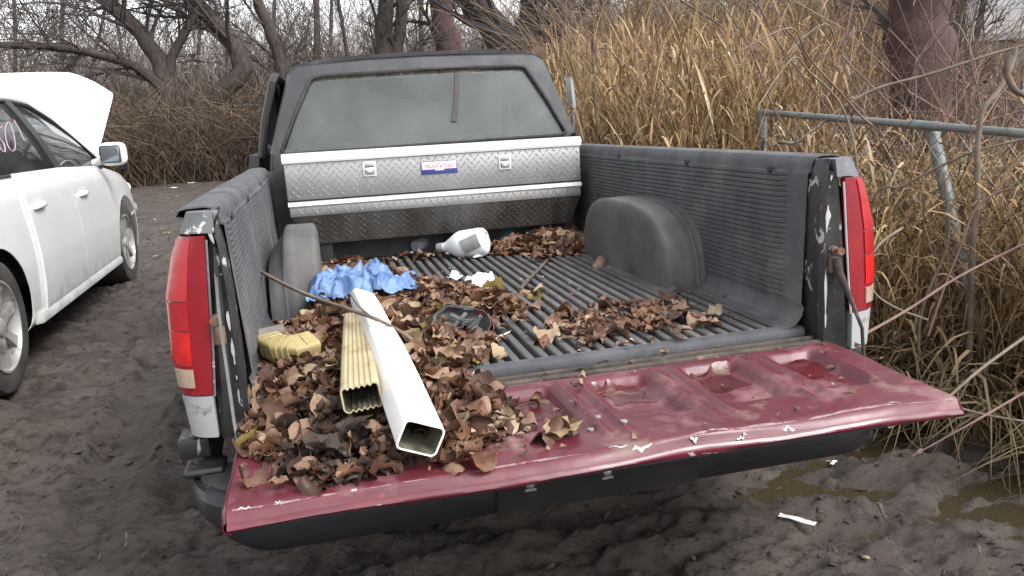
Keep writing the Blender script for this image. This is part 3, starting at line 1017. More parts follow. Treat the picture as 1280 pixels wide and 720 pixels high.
bxs = np.concatenate([-.92 + .2 * (1 - np.cos(np.linspace(0, np.pi / 2, 12))) * 1.0, np.linspace(-.68, .68, 24), .92 - .2 * (1 - np.cos(np.linspace(np.pi / 2, 0, 12)))])
bumper = tp('rear_bumper', loft([bumper_ring(x) for x in bxs]), M['bumper'], smooth=40)
for s in (-1, 1):
    tp('step_pad', loft([[(s * x, y0 + .02, -.154), (s * x, y0 + .03, -.143), (s * x, .05, -.143), (s * x, .05, -.154)] for x, y0 in ((.62, -.15), (.75, -.148), (.84, -.11), (.89, -.05), (.905, 0.0))]), M['rubber'], bumper, smooth=30)
tp('plate_recess', box(-.22, .30, -.212, -.15, -.275, -.185, .012), M['frame'], bumper)
for u, v in ((661, 603), (757, 588)):
    p = on(u, v, 1, -.20)
    tp('plate_lamp', join(xf(lathe([(.011, 0), (.011, .006), (.006, .010)], 12), (p[0], -.208, p[2] - ZB), (0, 0, -math.pi / 2)), box(p[0] - .014, p[0] + .014, -.215, -.19, p[2] - ZB - .016, p[2] - ZB - .010)), M['steel'], bumper)

# ---- chassis and wheels
tp('frame_rail', box(-.45, -.37, -.10, 4.8, -.26, -.12, .01), M['frame'])
tp('frame_rail', box(.37, .45, -.10, 4.8, -.26, -.12, .01), M['frame'])
tp('rear_axle', join(tube([(-.70, 1.16, -.27), (.70, 1.16, -.27)], .045, 10), xf(lathe([(.02, -.12), (.12, -.09), (.15, 0), (.12, .09), (.02, .12)], 16), (0, 1.16, -.27), (0, 0, math.pi / 2))), M['frame'])
tp('exhaust_pipe', tube([(.52, 2.0, -.25), (.56, .6, -.22), (.60, .1, -.28)], .028, 10), M['rust'])


def truck_wheel(x, y, zc):
    s = 1 if x > 0 else -1
    t = tp('wheel', xf(lathe([(.20, -.11), (.30, -.12), (.345, -.11), (.36, -.08), (.362, 0), (.36, .08), (.345, .11), (.30, .12), (.20, .11)], 36, cap=False), (x, y, zc), (0, 0, 0)), M['tyre'], smooth=50)
    tp('rim', xf(lathe([(.205, -.10), (.19, -.05), (.14, 0), (.06, .03 * s), (.03, .06 * s), (.001, .06 * s)], 28), (x, y, zc)), M['alloy'], t)


for sx in (-.80, .80):
    truck_wheel(sx, 1.16, -.63 + .055 + .34)
    truck_wheel(sx, 4.15, -.63 + .13 + .35)

# ---- cab
CX = .035
def ring_cab(y, hw_b, hw_m, hw_r, zr, crown, zb=-.28):
    """cross-section of the cab shell"""
    pts = [(hw_b - .03, zb), (hw_b, zb + .12), (hw_b + .015, .10), (hw_b, .40), (hw_m, .545), (hw_m * .45 + hw_r * .55, .545 + (zr - .545) * .56), (hw_r + .01, zr - .05), (hw_r - .02, zr - .012), (hw_r - .09, zr + crown * .45), (0, zr + crown)]
    full = [(CX + x, y, z) for x, z in pts] + [(CX - x, y, z) for x, z in pts[-2::-1]]
    return full


yb = 2.33
# back wall with its window opening, built from strips round the glass
gl_t, gl_b, gw_t, gw_b = .918, .548, .565, .728
def back_y(z):
    return yb + .13 * np.clip((z - .50) / .48, 0, 1.2) ** 1.2
outer = [(-.66, .935), (-.62, .962), (-.55, .972), (-.28, .982), (0, .986), (.28, .982), (.55, .972), (.62, .962), (.66, .935), (.735, .72), (.785, .56), (.79, .50), (.80, .30), (.80, -.05), (-.80, -.05), (-.80, .30), (-.79, .50), (-.785, .56), (-.735, .72)]
inner = [(-.565, .90), (-.548, .912), (-.50, .918), (-.25, .922), (0, .924), (.25, .922), (.50, .918), (.548, .912), (.565, .90), (.658, .73), (.738, .562), (.732, .550), (.72, .546), (.71, .543), (-.71, .543), (-.72, .546), (-.732, .550), (-.738, .562), (-.658, .73)]
VO = [(CX + x, back_y(z), z) for x, z in outer]
# rounded corner ring
VO2 = [(CX + x * 1.012, back_y(z) + .035, z + .012 * (z > .9)) for x, z in outer]
VI = [(CX + x, back_y(z) - .002, z) for x, z in inner]
VI2 = [(CX + x * .985, back_y(z) + .03, z - .008 * (z > .9)) for x, z in inner]
no = len(outer)
V = VO2 + VO + VI + VI2
F = []
for r0 in range(3):
    for k in range(no):
        a, b = r0 * no + k, r0 * no + (k + 1) % no
        F.append((a, b, b + no, a + no))
cab = tp('cab', thick((V, F), -.004), M['dark_body'], smooth=40)
# roof skin, front posts, sides, floor
def roof(U, W):
    y = back_y(.975) + .03 + (3.28 - back_y(.975)) * U
    x = (-1 + 2 * W)
    hw = .672 - .02 * U
    z = .974 + .024 * (1 - np.abs(x) ** 2.2) - .035 * np.abs(x) ** 8 + .022 * np.sin(np.pi * np.clip(U, 0, 1)) - .02 * U
    return np.stack([CX + x * hw, y, z], -1)
tp('roof', thick(grid(24, 30, roof), .02), M['dark_body'], cab, smooth=50)
for s in (-1, 1):
    tp('windscreen_post', tube([(CX + s * .645, 3.25, .94), (CX + s * .70, 3.55, .78), (CX + s * .76, 3.90, .56)], [.028, .03, .034], 8), M['dark_body'], cab)
    tp('cab_side', thick(grid(10, 12, lambda U, W, s=s: np.stack([CX + s * (.80 + .04 * np.sin(W * np.pi) - .02 * W), 2.27 + .22 * U, -.30 + .85 * W], -1)), .01), M['dark_body'], cab)
    tp('cowl_side', thick(grid(14, 12, lambda U, W, s=s: np.stack([CX + s * (.82 + .05 * np.sin(W * np.pi) - .02 * W), 3.55 + 1.75 * U, -.25 + .73 * W], -1)), .01), M['dark_body'], cab)
tp('bonnet', thick(grid(20, 24, lambda U, W: np.stack([CX + (-1 + 2 * W) * .80, 3.85 + 1.5 * U, .47 - .05 * U + .03 * (1 - np.abs(-1 + 2 * W) ** 4) - .10 * U ** 8], -1)), .01), M['dark_body'], cab, smooth=50)
tp('cab_floor', box(CX - .78, CX + .78, 2.28, 3.9, -.22, -.18), M['dash'], cab)
tp('firewall', box(CX - .78, CX + .78, 3.86, 3.9, -.2, .50), M['dash'], cab)
tp('dashboard', loft([[(x, 3.45, .30), (x, 3.42, .42), (x, 3.46, .475), (x, 3.60, .49), (x, 3.85, .50), (x, 3.85, .25)] for x in np.linspace(CX - .74, CX + .74, 10)]), M['dash'], cab)
tp('windscreen', thick(grid(10, 8, lambda U, W: np.stack([CX + (-1 + 2 * U) * (.735 - .105 * W), 3.90 - .65 * W + .03 * (1 - (-1 + 2 * U) ** 2), .54 + .39 * W], -1)), .005), M['screen_glass'], cab, smooth=60)
tp('front_grille', box(CX - .78, CX + .78, 5.30, 5.38, -.05, .40, .02), M['black_trim'], cab)
tp('front_bumper', box(CX - .88, CX + .88, 5.38, 5.55, -.22, -.05, .03), M['chrome'], cab)
glass = tp('rear_window', thick(grid(12, 10, lambda U, W: (lambda z: np.stack([CX + (-1 + 2 * U) * (.728 - .165 * W), back_y(z) + .018, z], -1))(.548 + .368 * W)), .004), M['rear_glass'], cab, smooth=60)
tp('window_gasket', join(*[tube([VI[k], VI[(k + 1) % no]], .009, 6) for k in range(no)]), M['rubber'], cab, smooth=60)
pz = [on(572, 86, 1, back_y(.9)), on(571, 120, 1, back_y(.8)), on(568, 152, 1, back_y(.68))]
tp('reflection_strip', thick(vribbons(np.array([[(p[0], back_y(p[2] - ZB) + .011, p[2] - ZB) for p in pz]]), np.array([[.022, .026, .030]]), np.broadcast_to(np.array([1.0, 0, 0]), (1, 3, 3))), .003), M['black_trim'], cab, smooth=None)  # dark strip stands in for a reflection on the rear glass
# bench seat with two backs
for x0, x1 in ((-.66, -.02), (.02, .66)):
    tp('seat_back', xf(box(x0, x1, -.07, .07, 0, .56, .05, 3), (CX, 2.55, -.02), (R(-12), 0, 0)), M['seat'], cab, smooth=50)
    tp('seat_cushion', box(CX + x0, CX + x1, 2.6, 3.1, -.16, .02, .05, 3), M['seat'], cab, smooth=50)
# steering wheel seen through the rear window
sw_c = on(430, 182, 1, 3.14)
thh = np.linspace(0, 2 * np.pi, 33)
tilt = R(28)
ringp = [(sw_c[0] + .185 * math.cos(t), 3.14 + .185 * math.sin(t) * math.sin(tilt), sw_c[2] - ZB - .02 + .185 * math.sin(t) * math.cos(tilt)) for t in thh]
swl = tp('steering_wheel', tube(ringp, .021, 8, cap=False), M['black_trim'], cab)
c3 = (sw_c[0], 3.14, sw_c[2] - ZB - .02)
tp('wheel_spoke', join(*[tube([c3, ringp[k]], .014, 6) for k in (1, 15, 24)], tube([c3, (c3[0], 3.45, c3[2] - .14)], .03, 8)), M['black_trim'], swl)
tp('rear_view_mirror', join(box(CX - .11, CX + .11, 3.16, 3.19, .80, .86, .012), tube([(CX, 3.18, .85), (CX, 3.28, .92)], .008, 6)), M['black_trim'], cab)
# doors: the driver's one stands ajar
def door(s, ang):
    hx_, hy_ = CX + s * .80, 3.62
    def rot(P):
        P = np.asarray(P, float).reshape(-1, 3)
        c, sn = math.cos(ang), math.sin(ang)
        d = P - np.array([hx_, hy_, 0])
        return np.stack([hx_ + c * d[:, 0] - sn * d[:, 1], hy_ + sn * d[:, 0] + c * d[:, 1], P[:, 2]], -1)
    V, F = thick(grid(16, 14, lambda U, W: np.stack([CX + s * (.815 + .035 * np.sin(W * np.pi) - .02 * W), 2.50 + 1.12 * U, -.25 + .79 * W], -1)), .05)
    d = tp('door', (rot(V), F), M['dark_body'], smooth=50)
    fr = [(CX + s * .785, 2.51, .53), (CX + s * .745, 2.515, .72), (CX + s * .69, 2.53, .90), (CX + s * .68, 2.60, .935), (CX + s * .68, 3.2, .93), (CX + s * .72, 3.42, .80), (CX + s * .785, 3.60, .55)]
    tp('window_frame', tube(rot(fr), .022, 8), M['black_trim'], d)
    gp_ = rot([(CX + s * .79, 2.52, .53), (CX + s * .79, 3.58, .53), (CX + s * .69, 3.22, .92), (CX + s * .69, 2.56, .91)])
    tp('door_glass', thick((gp_, [(0, 1, 2, 3)]), .004), M['car_glass'], d, smooth=None)
    return d, rot


d_l, _ = door(-1, -R(3.2))
d_r, _ = door(1, 0)
# folded passenger mirror: an upright pale shell on a thin arm
mt, mm_, mb = on(711, 97, 1, 3.3), on(715, 135, 1, 3.3), on(720, 172, 1, 3.3)
mir = tp('side_mirror', loft([[(p[0] - w, 3.30, p[2] - ZB), (p[0] - w * .5, 3.24, p[2] - ZB), (p[0] + w * .5, 3.24, p[2] - ZB), (p[0] + w, 3.30, p[2] - ZB), (p[0] + w * .4, 3.36, p[2] - ZB), (p[0] - w * .4, 3.36, p[2] - ZB)] for p, w in ((mt, .006), (mt * .85 + mm_ * .15, .016), (mt * .4 + mm_ * .6, .021), (mm_, .017))]), M['silver_paint'], smooth=60)
tp('mirror_arm', tube([(mm_[0], 3.3, mm_[2] - ZB + .01), (mm_[0] + .01, 3.31, (mm_[2] + mb[2]) / 2 - ZB), (mb[0] - .01, 3.36, mb[2] - ZB - .02), (CX + .80, 3.50, mb[2] - ZB - .10)], [.012, .012, .012, .014], 8), M['silver_paint'], mir)

# ================================================================== TOOLBOX IN THE BED
TY = 1.93
toolbox = empty('toolbox', (0, TY + .15, ZB + .0), 'long diamond plate aluminium toolbox across the bed behind the cab', 'toolbox')
def tbx(name, VF, mat, parent=None, **k):
    V = np.array(VF[0], float).reshape(-1, 3)
    V[:, 2] += -.004 - .0105 * V[:, 0]               # it sits slightly askew
    V[:, 2] = np.where(V[:, 2] < .08, np.maximum(V[:, 2], .012), V[:, 2])
    return mk(name, (V, VF[1]), mat, parent or toolbox, off=T0, **k)

XL, XR = -.689, .716
def tb(z, dl=0, dr=0):
    k = -.010                                        # the box sits slightly askew
    return XL + dl, XR + dr
lid = tbx('lid', loft([[(x, TY + .26, .545), (x, TY + .02, .549), (x, TY + .004, .546), (x, TY - .006, .536), (x, TY - .008, .520), (x, TY - .004, .506), (x, TY + .26, .506)] for x in np.linspace(XL - .006, XR + .006, 12)]), M['alu_lip'], smooth=40)
body = tbx('upper_panel', box(XL, XR, TY + .004, TY + .255, .338, .5055, .004), M['alu'])
tbx('shadow_gap', box(XL + .004, XR - .004, TY + .012, TY + .25, .324, .337), M['black_trim'])
tbx('lower_lip', loft([[(x, TY + .25, .330), (x, TY + .012, .330), (x, TY - .002, .324), (x, TY - .004, .312), (x, TY + .002, .306), (x, TY + .25, .306)] for x in np.linspace(XL, XR, 8)]), M['alu_lip'], smooth=40)
lowp = tbx('lower_panel', box(XL + .004, XR - .004, TY + .004, TY + .25, .262, .3055, .003), M['alu'])
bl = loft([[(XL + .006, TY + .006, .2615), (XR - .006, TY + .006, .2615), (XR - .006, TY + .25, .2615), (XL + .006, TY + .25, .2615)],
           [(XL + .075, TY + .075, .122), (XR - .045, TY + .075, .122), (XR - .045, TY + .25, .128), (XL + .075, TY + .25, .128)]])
belly = tbx('belly_panel', bl, M['alu_shaded'], smooth=None)
for fx in (XL + .12, XR - .12):
    tbx('foot', box(fx - .06, fx + .06, TY + .13, TY + .245, .0, .123, .004), M['black_trim'])


def treads(x0, x1, z0, z1, step=.034):
    """raised lozenges of tread plate in the XZ plane, facing -Y at y = 0"""
    parts = []
    r = 0
    z = z0 + step * .4
    while z < z1 - step * .25:
        x = x0 + step * (.4 + .5 * (r % 2))
        c = 0
        while x < x1 - step * .3:
            a = R(45) if (c + r) % 2 == 0 else R(-45)
            L, w, h = .0135, .0036, .0022
            pts = np.array([(-L, 0), (0, -w), (L, 0), (0, w)])
            top = pts * .55
            ca, sa = math.cos(a), math.sin(a)
            rot = lambda p: (p[0] * ca - p[1] * sa, p[0] * sa + p[1] * ca)
            V = [(x + rot(p)[0], 0, z + rot(p)[1]) for p in pts] + [(x + rot(p)[0], -h, z + rot(p)[1]) for p in top]
            parts.append((V, [(0, 1, 5, 4), (1, 2, 6, 5), (2, 3, 7, 6), (3, 0, 4, 7), (4, 5, 6, 7)]))
            x += step * 1.0; c += 1
        z += step * .5; r += 1
    return join(*parts)


V, F = treads(XL, XR, .342, .502)
tbx('tread_pattern', (V + np.array([0, TY + .0042, 0]), F), M['alu'], body, smooth=None, kind='stuff')
V, F = treads(XL + .01, XR - .01, .264, .304)
tbx('tread_pattern', (V + np.array([0, TY + .0042, 0]), F), M['alu'], lowp, smooth=None, kind='stuff')
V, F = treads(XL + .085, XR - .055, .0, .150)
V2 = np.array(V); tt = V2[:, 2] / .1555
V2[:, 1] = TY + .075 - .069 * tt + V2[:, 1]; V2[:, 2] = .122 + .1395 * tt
tbx('tread_pattern', (V2, F), M['alu_shaded'], belly, smooth=None, kind='stuff')
for (u, v) in ((462, 211), (631, 201)):
    p = on(u, v, 1, TY); x, z = p[0], p[2] - ZB
    la = tbx('latch', join(box(x - .030, x + .030, TY - .003, TY + .006, z - .034, z + .034, .003), ), M['alu_lip'])
    tbx('latch_recess', box(x - .022, x + .022, TY - .0045, TY + .002, z - .026, z + .026, .001), M['grey_label'], la)
    tbx('latch_handle', loft([[(x + a, TY - .006, z + .006), (x + a, TY - .012, z - .002), (x + a * .8, TY - .010, z - .016 + .25 * a * a / .02), (x + a * .8, TY - .004, z - .018)] for a in np.linspace(-.019, .019, 7)]), M['alu_lip'], la)
    tbx('latch_top', box(x - .021, x + .021, TY - .008, TY + .0, z + .010, z + .022, .002), M['alu'], la)
p = on(549, 208, 1, TY); sx_, sz_ = p[0], p[2] - ZB
tilt_s = R(1.5)
st = tbx('maker_sticker', box(sx_ - .086, sx_ + .086, TY - .001, TY + .003, sz_ - .030, sz_ + .030, .0012), M['sticker_blue'])
tbx('sticker_field', join(box(sx_ - .082, sx_ + .082, TY - .002, TY + .0005, sz_ - .008, sz_ + .027, .0008), box(sx_ - .02, sx_ + .022, TY - .0022, TY + .0005, sz_ - .014, sz_ - .006, .0008)), M['sticker_white'], st)


def text_mesh(body_, size, shear=0.0, bold=0.0):
    cu = bpy.data.curves.new('lettering', 'FONT')
    cu.body = body_; cu.size = size; cu.align_x = 'CENTER'; cu.align_y = 'CENTER'; cu.shear = shear; cu.extrude = .0002; cu.offset = bold
    cu.resolution_u = 3
    o = bpy.data.objects.new('lettering', cu)
    COL.objects.link(o)
    dg = bpy.context.evaluated_depsgraph_get()
    me = o.evaluated_get(dg).to_mesh()
    V = np.array([v.co[:] for v in me.vertices]); F = [tuple(p.vertices) for p in me.polygons]
    o.evaluated_get(dg).to_mesh_clear()
    bpy.data.objects.remove(o)
    return V, F


V, F = text_mesh('TRUCK & FLEET', .020, .25, .0003)
V = V * np.array([.146 / np.ptp(V[:, 0]), 1.0, 1])
tbx('lettering', (np.stack([sx_ + V[:, 0], TY - .0024 - V[:, 2], sz_ + .006 + V[:, 1]], -1), F), M['sticker_red'], st, smooth=None)
tbx('red_swoosh', join(box(sx_ - .02, sx_ + .012, TY - .0026, TY - .001, sz_ + .0185, sz_ + .0225)), M['sticker_red'], st, smooth=None)

# ================================================================== WHITE SEDAN WITH ITS HOOD UP
CY0, CXC, CZ = 1.31, -2.985, .125
car = empty('white_sedan', (CXC, CY0 + 2.4, CZ + .02), 'white sedan with its hood raised and pink marker scrawl on a window', 'car')
TILT = .016                                          # it follows the rise of the ground


def cmap(P):
    P = np.asarray(P, float).reshape(-1, 3)
    return np.stack([CXC + P[:, 0], CY0 + P[:, 1], CZ + P[:, 2] + TILT * (P[:, 1] - 1.05)], -1)


def cp(name, VF, mat, parent=None, **k):
    return mk(name, (cmap(VF[0]), VF[1]), mat, parent or car, **k)


AX_R, AX_F, WR = 1.05, 3.91, .325
body_prof = [(-.075, .20), (-.03, .235), (-.012, .30), (.0, .42), (.004, .55), (-.002, .66), (-.012, .76), (-.018, .80), (-.03, .88), (-.055, .945), (-.075, .985)]


def half_w(y):
    return .92 - .10 * np.clip((1.0 - y) / 1.0, 0, 1) ** 2.2 - .10 * np.clip((y - 3.9) / 1.0, 0, 1) ** 2


def belt_z(y):
    return np.interp(y, [0, .6, 1.4, 2.5, 3.6, 4.2, 4.9], [.0, .02, .035, .015, -.035, -.12, -.24])


def side_panel(s, y0, y1, zlo=0.0, zhi=9, cut=(), r=.375, edge=None, ny=None):
    ny = ny or max(4, int((y1 - y0) / .035))
    ys = np.linspace(y0, y1, ny)
    # fine vertical profile
    bp = np.array(body_prof)
    zz = np.linspace(.20, .985, 34)
    xx = np.interp(zz, bp[:, 1], bp[:, 0])
    V = []
    for y in ys:
        w = half_w(y); bz = belt_z(y)
        for x, z in zip(xx, zz):
            f = np.clip((z - .60) / .38, 0, 1)
            V.append((s * (w + x), y, z + bz * f))
    V = np.array(V)
    n = len(zz)
    Dm = np.full(len(V), 9.0); C = np.zeros(len(V))
    for c in cut:
        d = np.hypot(V[:, 1] - c, V[:, 2] - WR)
        sel = d < Dm
        Dm[sel] = d[sel]; C[sel] = c
    F = []
    for i in range(ny - 1):
        for k in range(n - 1):
            q = (i * n + k, i * n + k + 1, (i + 1) * n + k + 1, (i + 1) * n + k)
            if (Dm[list(q)] < r).all(): continue
            zc = V[list(q), 2].mean()
            if zc < zlo or zc > zhi: continue
            F.append(q if s > 0 else tuple(reversed(q)))
    ins = Dm < r
    V[ins, 1] = C[ins] + (V[ins, 1] - C[ins]) * r / np.maximum(Dm[ins], .02)
    V[ins, 2] = WR + (V[ins, 2] - WR) * r / np.maximum(Dm[ins], .02)
    if edge is not None:
        V = edge(V)
    used = sorted({i for f in F for i in f}); mp = {a: b for b, a in enumerate(used)}
    return V[used], [tuple(mp[i] for i in f) for f in F]


def crumple(V):
    V = V.copy()
    k = np.clip((V[:, 1] - 4.30) / .35, 0, 1)
    V[:, 0] += k * .05 * np.sign(V[:, 0]) * vnoise(V[:, 1] * 9, V[:, 2] * 11, s=5) - k * .05 * np.sign(V[:, 0])
    V[:, 1] += k * .07 * vnoise(V[:, 2] * 9, 2.2, s=7)
    return V


G = .006
roof_line = [(.85, .60, 1.15), (1.25, .60, 1.345), (1.60, .615, 1.42), (2.0, .63, 1.448), (2.45, .635, 1.455), (2.85, .625, 1.435), (3.20, .66, 1.335), (3.55, .73, 1.16), (3.80, .80, 1.0)]
RL = np.array(roof_line)


def rl(y):
    return np.interp(y, RL[:, 0], RL[:, 1]), np.interp(y, RL[:, 0], RL[:, 2])


for s in (1, -1):
    cp('rear_quarter', thick(side_panel(s, .05, 1.62 - G, cut=(AX_R,)), .004), M['white_paint'], smooth=50)
    dr = cp('door', thick(side_panel(s, 1.62 + G, 2.50 - G, zlo=.245, cut=(AX_R,), r=.40), .02), M['white_paint'], smooth=50)
    df = cp('door', thick(side_panel(s, 2.50 + G, 3.47 - G, zlo=.245), .02), M['white_paint'], smooth=50)
    cp('front_fender', thick(side_panel(s, 3.47 + G, 4.66, zhi=.965, cut=(AX_F,), edge=crumple), .004), M['white_paint'], smooth=50)
    cp('rocker_trim', loft([[(s * (half_w(y) - .03), y, .225), (s * (half_w(y) + .012), y, .232), (s * (half_w(y) + .016), y, .262), (s * (half_w(y) + .004), y, .285), (s * (half_w(y) - .02), y, .285)] for y in np.linspace(1.50, 3.46, 10)]), M['white_paint'], smooth=40)
    for d_, hy in ((dr, 1.78), (df, 2.72)):
        hz = .815 + float(belt_z(hy)) * .6
        hw = half_w(hy) - .02
        cp('handle', tube([(s * (hw), hy - .095, hz), (s * (hw + .030), hy - .08, hz + .002), (s * (hw + .036), hy, hz + .004), (s * (hw + .030), hy + .08, hz + .002), (s * hw, hy + .095, hz)], [.014, .016, .016, .016, .014], 8), M['white_plain'], d_, smooth=60)
        cp('handle_cup', xf(lathe([(.001, .004), (.05, .003), (.056, 0)], 20), (s * (hw + .004), hy, hz - .012), (0, 0, 0 if s > 0 else math.pi), (1, 1.2, .8)), M['silver_paint'], d_, smooth=60)
    # side glass and pillars
    def pane(y0t, y1t, y0b, y1b, ins=.0, s=s):
        def fn(U, W):
            yb_ = y0b + (y1b - y0b) * U; yt = y0t + (y1t - y0t) * U
            y = yb_ + (yt - yb_) * W
            xr, zr = rl(yt)
            xb = half_w(yb_) - .078; zb = .975 + belt_z(yb_)
            x = xb + (xr - xb) * W + .018 * np.sin(W * np.pi)
            z = zb + (zr - .028 - zb) * W
            return np.stack([s * (x - ins), y, z], -1)
        V, F = grid(14, 8, fn)
        return V, (F if s < 0 else [tuple(reversed(f)) for f in F])
    cp('rear_door_glass', thick(pane(1.38, 2.38, 1.35, 2.44), .005), M['car_glass'], dr, smooth=60)
    cp('front_door_glass', thick(pane(2.46, 3.30, 2.54, 3.62), .005), M['car_glass'], df, smooth=60)
    cp('centre_pillar', thick(pane(2.37, 2.475, 2.43, 2.56, -.006), .02), M['black_trim'], smooth=None)
    cp('belt_moulding', tube([(s * (half_w(y) - .066), y, .982 + belt_z(y)) for y in np.linspace(1.35, 3.62, 14)], .010, 6), M['black_trim'], smooth=60)
    cp('window_surround', tube([(s * (rl(y)[0] + .012), y, rl(y)[1] - .026) for y in np.linspace(1.1, 3.75, 22)], .013, 6), M['black_trim'], smooth=60)
    cp('roof_rail', tube([(s * (rl(y)[0] - .0), y, rl(y)[1]) for y in np.linspace(.85, 3.8, 26)], .026, 8), M['white_plain'], smooth=60)
    cp('rear_pillar', thick(pane(.95, 1.39, .75, 1.36, -.004), .02), M['white_plain'], smooth=60)
    # mirror
    mh = cp('wing_mirror', xf(box(-.095, .095, -.055, .055, -.085, .085, .05, 4), (s * .995, 3.42, 1.045), (0, 0, s * R(-8))), M['white_plain'], smooth=60)
    cp('mirror_face', xf(box(-.074, .074, -.06, -.045, -.064, .064, .018, 3), (s * .993, 3.418, 1.045), (0, 0, s * R(-8))), M['mirror_glass'], mh, smooth=40)
    cp('mirror_foot', tube([(s * .84, 3.46, .985), (s * .93, 3.44, 1.01)], .028, 8), M['white_plain'], mh, smooth=60)
    cp('arch_liner', thick(grid(20, 4, lambda U, W, s=s: np.stack([s * (.60 + .27 * W), AX_R - .385 * np.cos(U * np.pi), WR + .385 * np.sin(U * np.pi)], -1)), .004), M['black_trim'], smooth=60)
    cp('arch_liner', thick(grid(20, 4, lambda U, W, s=s: np.stack([s * (.60 + .25 * W), AX_F - .385 * np.cos(U * np.pi), WR + .385 * np.sin(U * np.pi)], -1)), .004), M['black_trim'], smooth=60)
    for ya in (AX_R, AX_F):
        w = cp('wheel', xf(lathe([(.215, -.09), (.29, -.105), (.318, -.095), (.326, -.07), (.327, 0), (.326, .07), (.318, .095), (.29, .105), (.215, .09)], 40, cap=False), (s * .80, ya, WR), (0, 0, 0)), M['tyre'], smooth=50)
        cp('brake_disc', xf(lathe([(.14, -.01), (.14, .01)], 24), (s * .79, ya, WR)), M['rust'], w)
        cp('rim', xf(lathe([(.222, s * .088), (.226, s * .098), (.215, s * .10), (.205, s * .075), (.20, -s * .06)], 36, cap=False), (s * .80, ya, WR)), M['alloy'], w, smooth=50)
        for k in range(7):
            a = 2 * math.pi * k / 7 + .3
            ca, sa = math.cos(a), math.sin(a)
            sp = []
            for rr, hw_, dx in ((.03, .030, .075), (.08, .024, .08), (.15, .021, .083), (.21, .030, .085)):
                c_ = np.array([0, rr * ca, rr * sa]); t_ = np.array([0, -sa, ca])
                sp.append([c_ + t_ * hw_ + (s * dx, 0, 0), c_ - t_ * hw_ + (s * dx, 0, 0), c_ - t_ * hw_ * .7 + (s * (dx - .04), 0, 0), c_ + t_ * hw_ * .7 + (s * (dx - .04), 0, 0)])
            V, F = loft(sp)
            cp('spoke', (V + np.array([s * .80, ya, WR]), F), M['alloy'], w, smooth=40)
        cp('hub_cap', xf(lathe([(.045, s * .06), (.045, s * .088), (.03, s * .094), (.001, s * .095)], 16), (s * .80, ya, WR)), M['alloy'], w)
# roof, glass, decks, ends
def roofp(U, W):
    y = 1.45 + 1.5 * U
    xr, zr = rl(y)
    x = (-1 + 2 * W)
    return np.stack([x * xr, y, zr + .055 * (1 - np.abs(x) ** 2.4)], -1)
cp('roof', thick(grid(20, 16, roofp), .02), M['white_plain'], smooth=60)
cp('windscreen', thick(grid(12, 10, lambda U, W: np.stack([(-1 + 2 * U) * (.80 - .175 * W), 3.86 - .92 * W + .05 * (1 - (-1 + 2 * U) ** 2), .99 + .46 * W ** .92], -1)), .005), M['car_glass'], smooth=60)
cp('rear_screen', thick(grid(12, 10, lambda U, W: np.stack([(-1 + 2 * U) * (.70 - .09 * W), .80 + .68 * W, 1.07 + .38 * W ** .85 + .03 * (1 - (-1 + 2 * U) ** 2)], -1)), .005), M['car_glass'], smooth=60)
cp('boot_lid', thick(grid(12, 16, lambda U, W: np.stack([(-1 + 2 * W) * (.80 - .0 * U), .02 + .85 * U, 1.0 + .07 * U + .03 * (1 - (-1 + 2 * W) ** 2) - .12 * (1 - U) ** 6], -1)), .02), M['white_plain'], smooth=60)
cp('rear_bumper', loft([[(x, .02 + .12 * abs(x / .82) ** 4, .25), (x, -.06 + .14 * abs(x / .82) ** 4, .35), (x, -.07 + .14 * abs(x / .82) ** 4, .60), (x, .0 + .12 * abs(x / .82) ** 4, .92), (x, .10, .92), (x, .10, .25)] for x in np.linspace(-.83, .83, 15)]), M['white_plain'], smooth=50)
cp('underbody', box(-.78, .78, .1, 4.55, .17, .24, .02), M['frame'])
cp('seat', join(xf(box(-.62, -.10, -.07, .07, 0, .62, .05, 3), (0, 2.35, .42), (R(12), 0, 0)), xf(box(.10, .62, -.07, .07, 0, .62, .05, 3), (0, 2.35, .42), (R(12), 0, 0)), box(-.64, .64, 1.2, 1.4, .40, 1.0, .06, 3), box(-.62, .62, 1.4, 2.8, .30, .44, .04)), M['dash'], smooth=60)
cp('dashboard', loft([[(x, 3.05, .62), (x, 3.02, .84), (x, 3.10, .92), (x, 3.72, .96), (x, 3.72, .60)] for x in np.linspace(-.76, .76, 10)]), M['dash'], smooth=60)
thh = np.linspace(0, 2 * np.pi, 29)
cp('steering_wheel', tube([(-.36 + .18 * math.cos(t), 2.98 + .05 * math.sin(t), .92 + .17 * math.sin(t)) for t in thh], .015, 6, cap=False), M['black_trim'], smooth=60)
cp('engine_bay', join(box(-.70, .70, 3.80, 4.45, .35, .72, .03), box(-.45, .30, 3.95, 4.35, .70, .82, .04), box(.40, .62, 3.95, 4.2, .70, .86, .02)), M['frame'])
cp('radiator_support', join(box(-.72, .72, 4.50, 4.56, .30, .78, .01), box(-.72, .72, 4.47, 4.53, .74, .80, .01)), M['black_trim'])
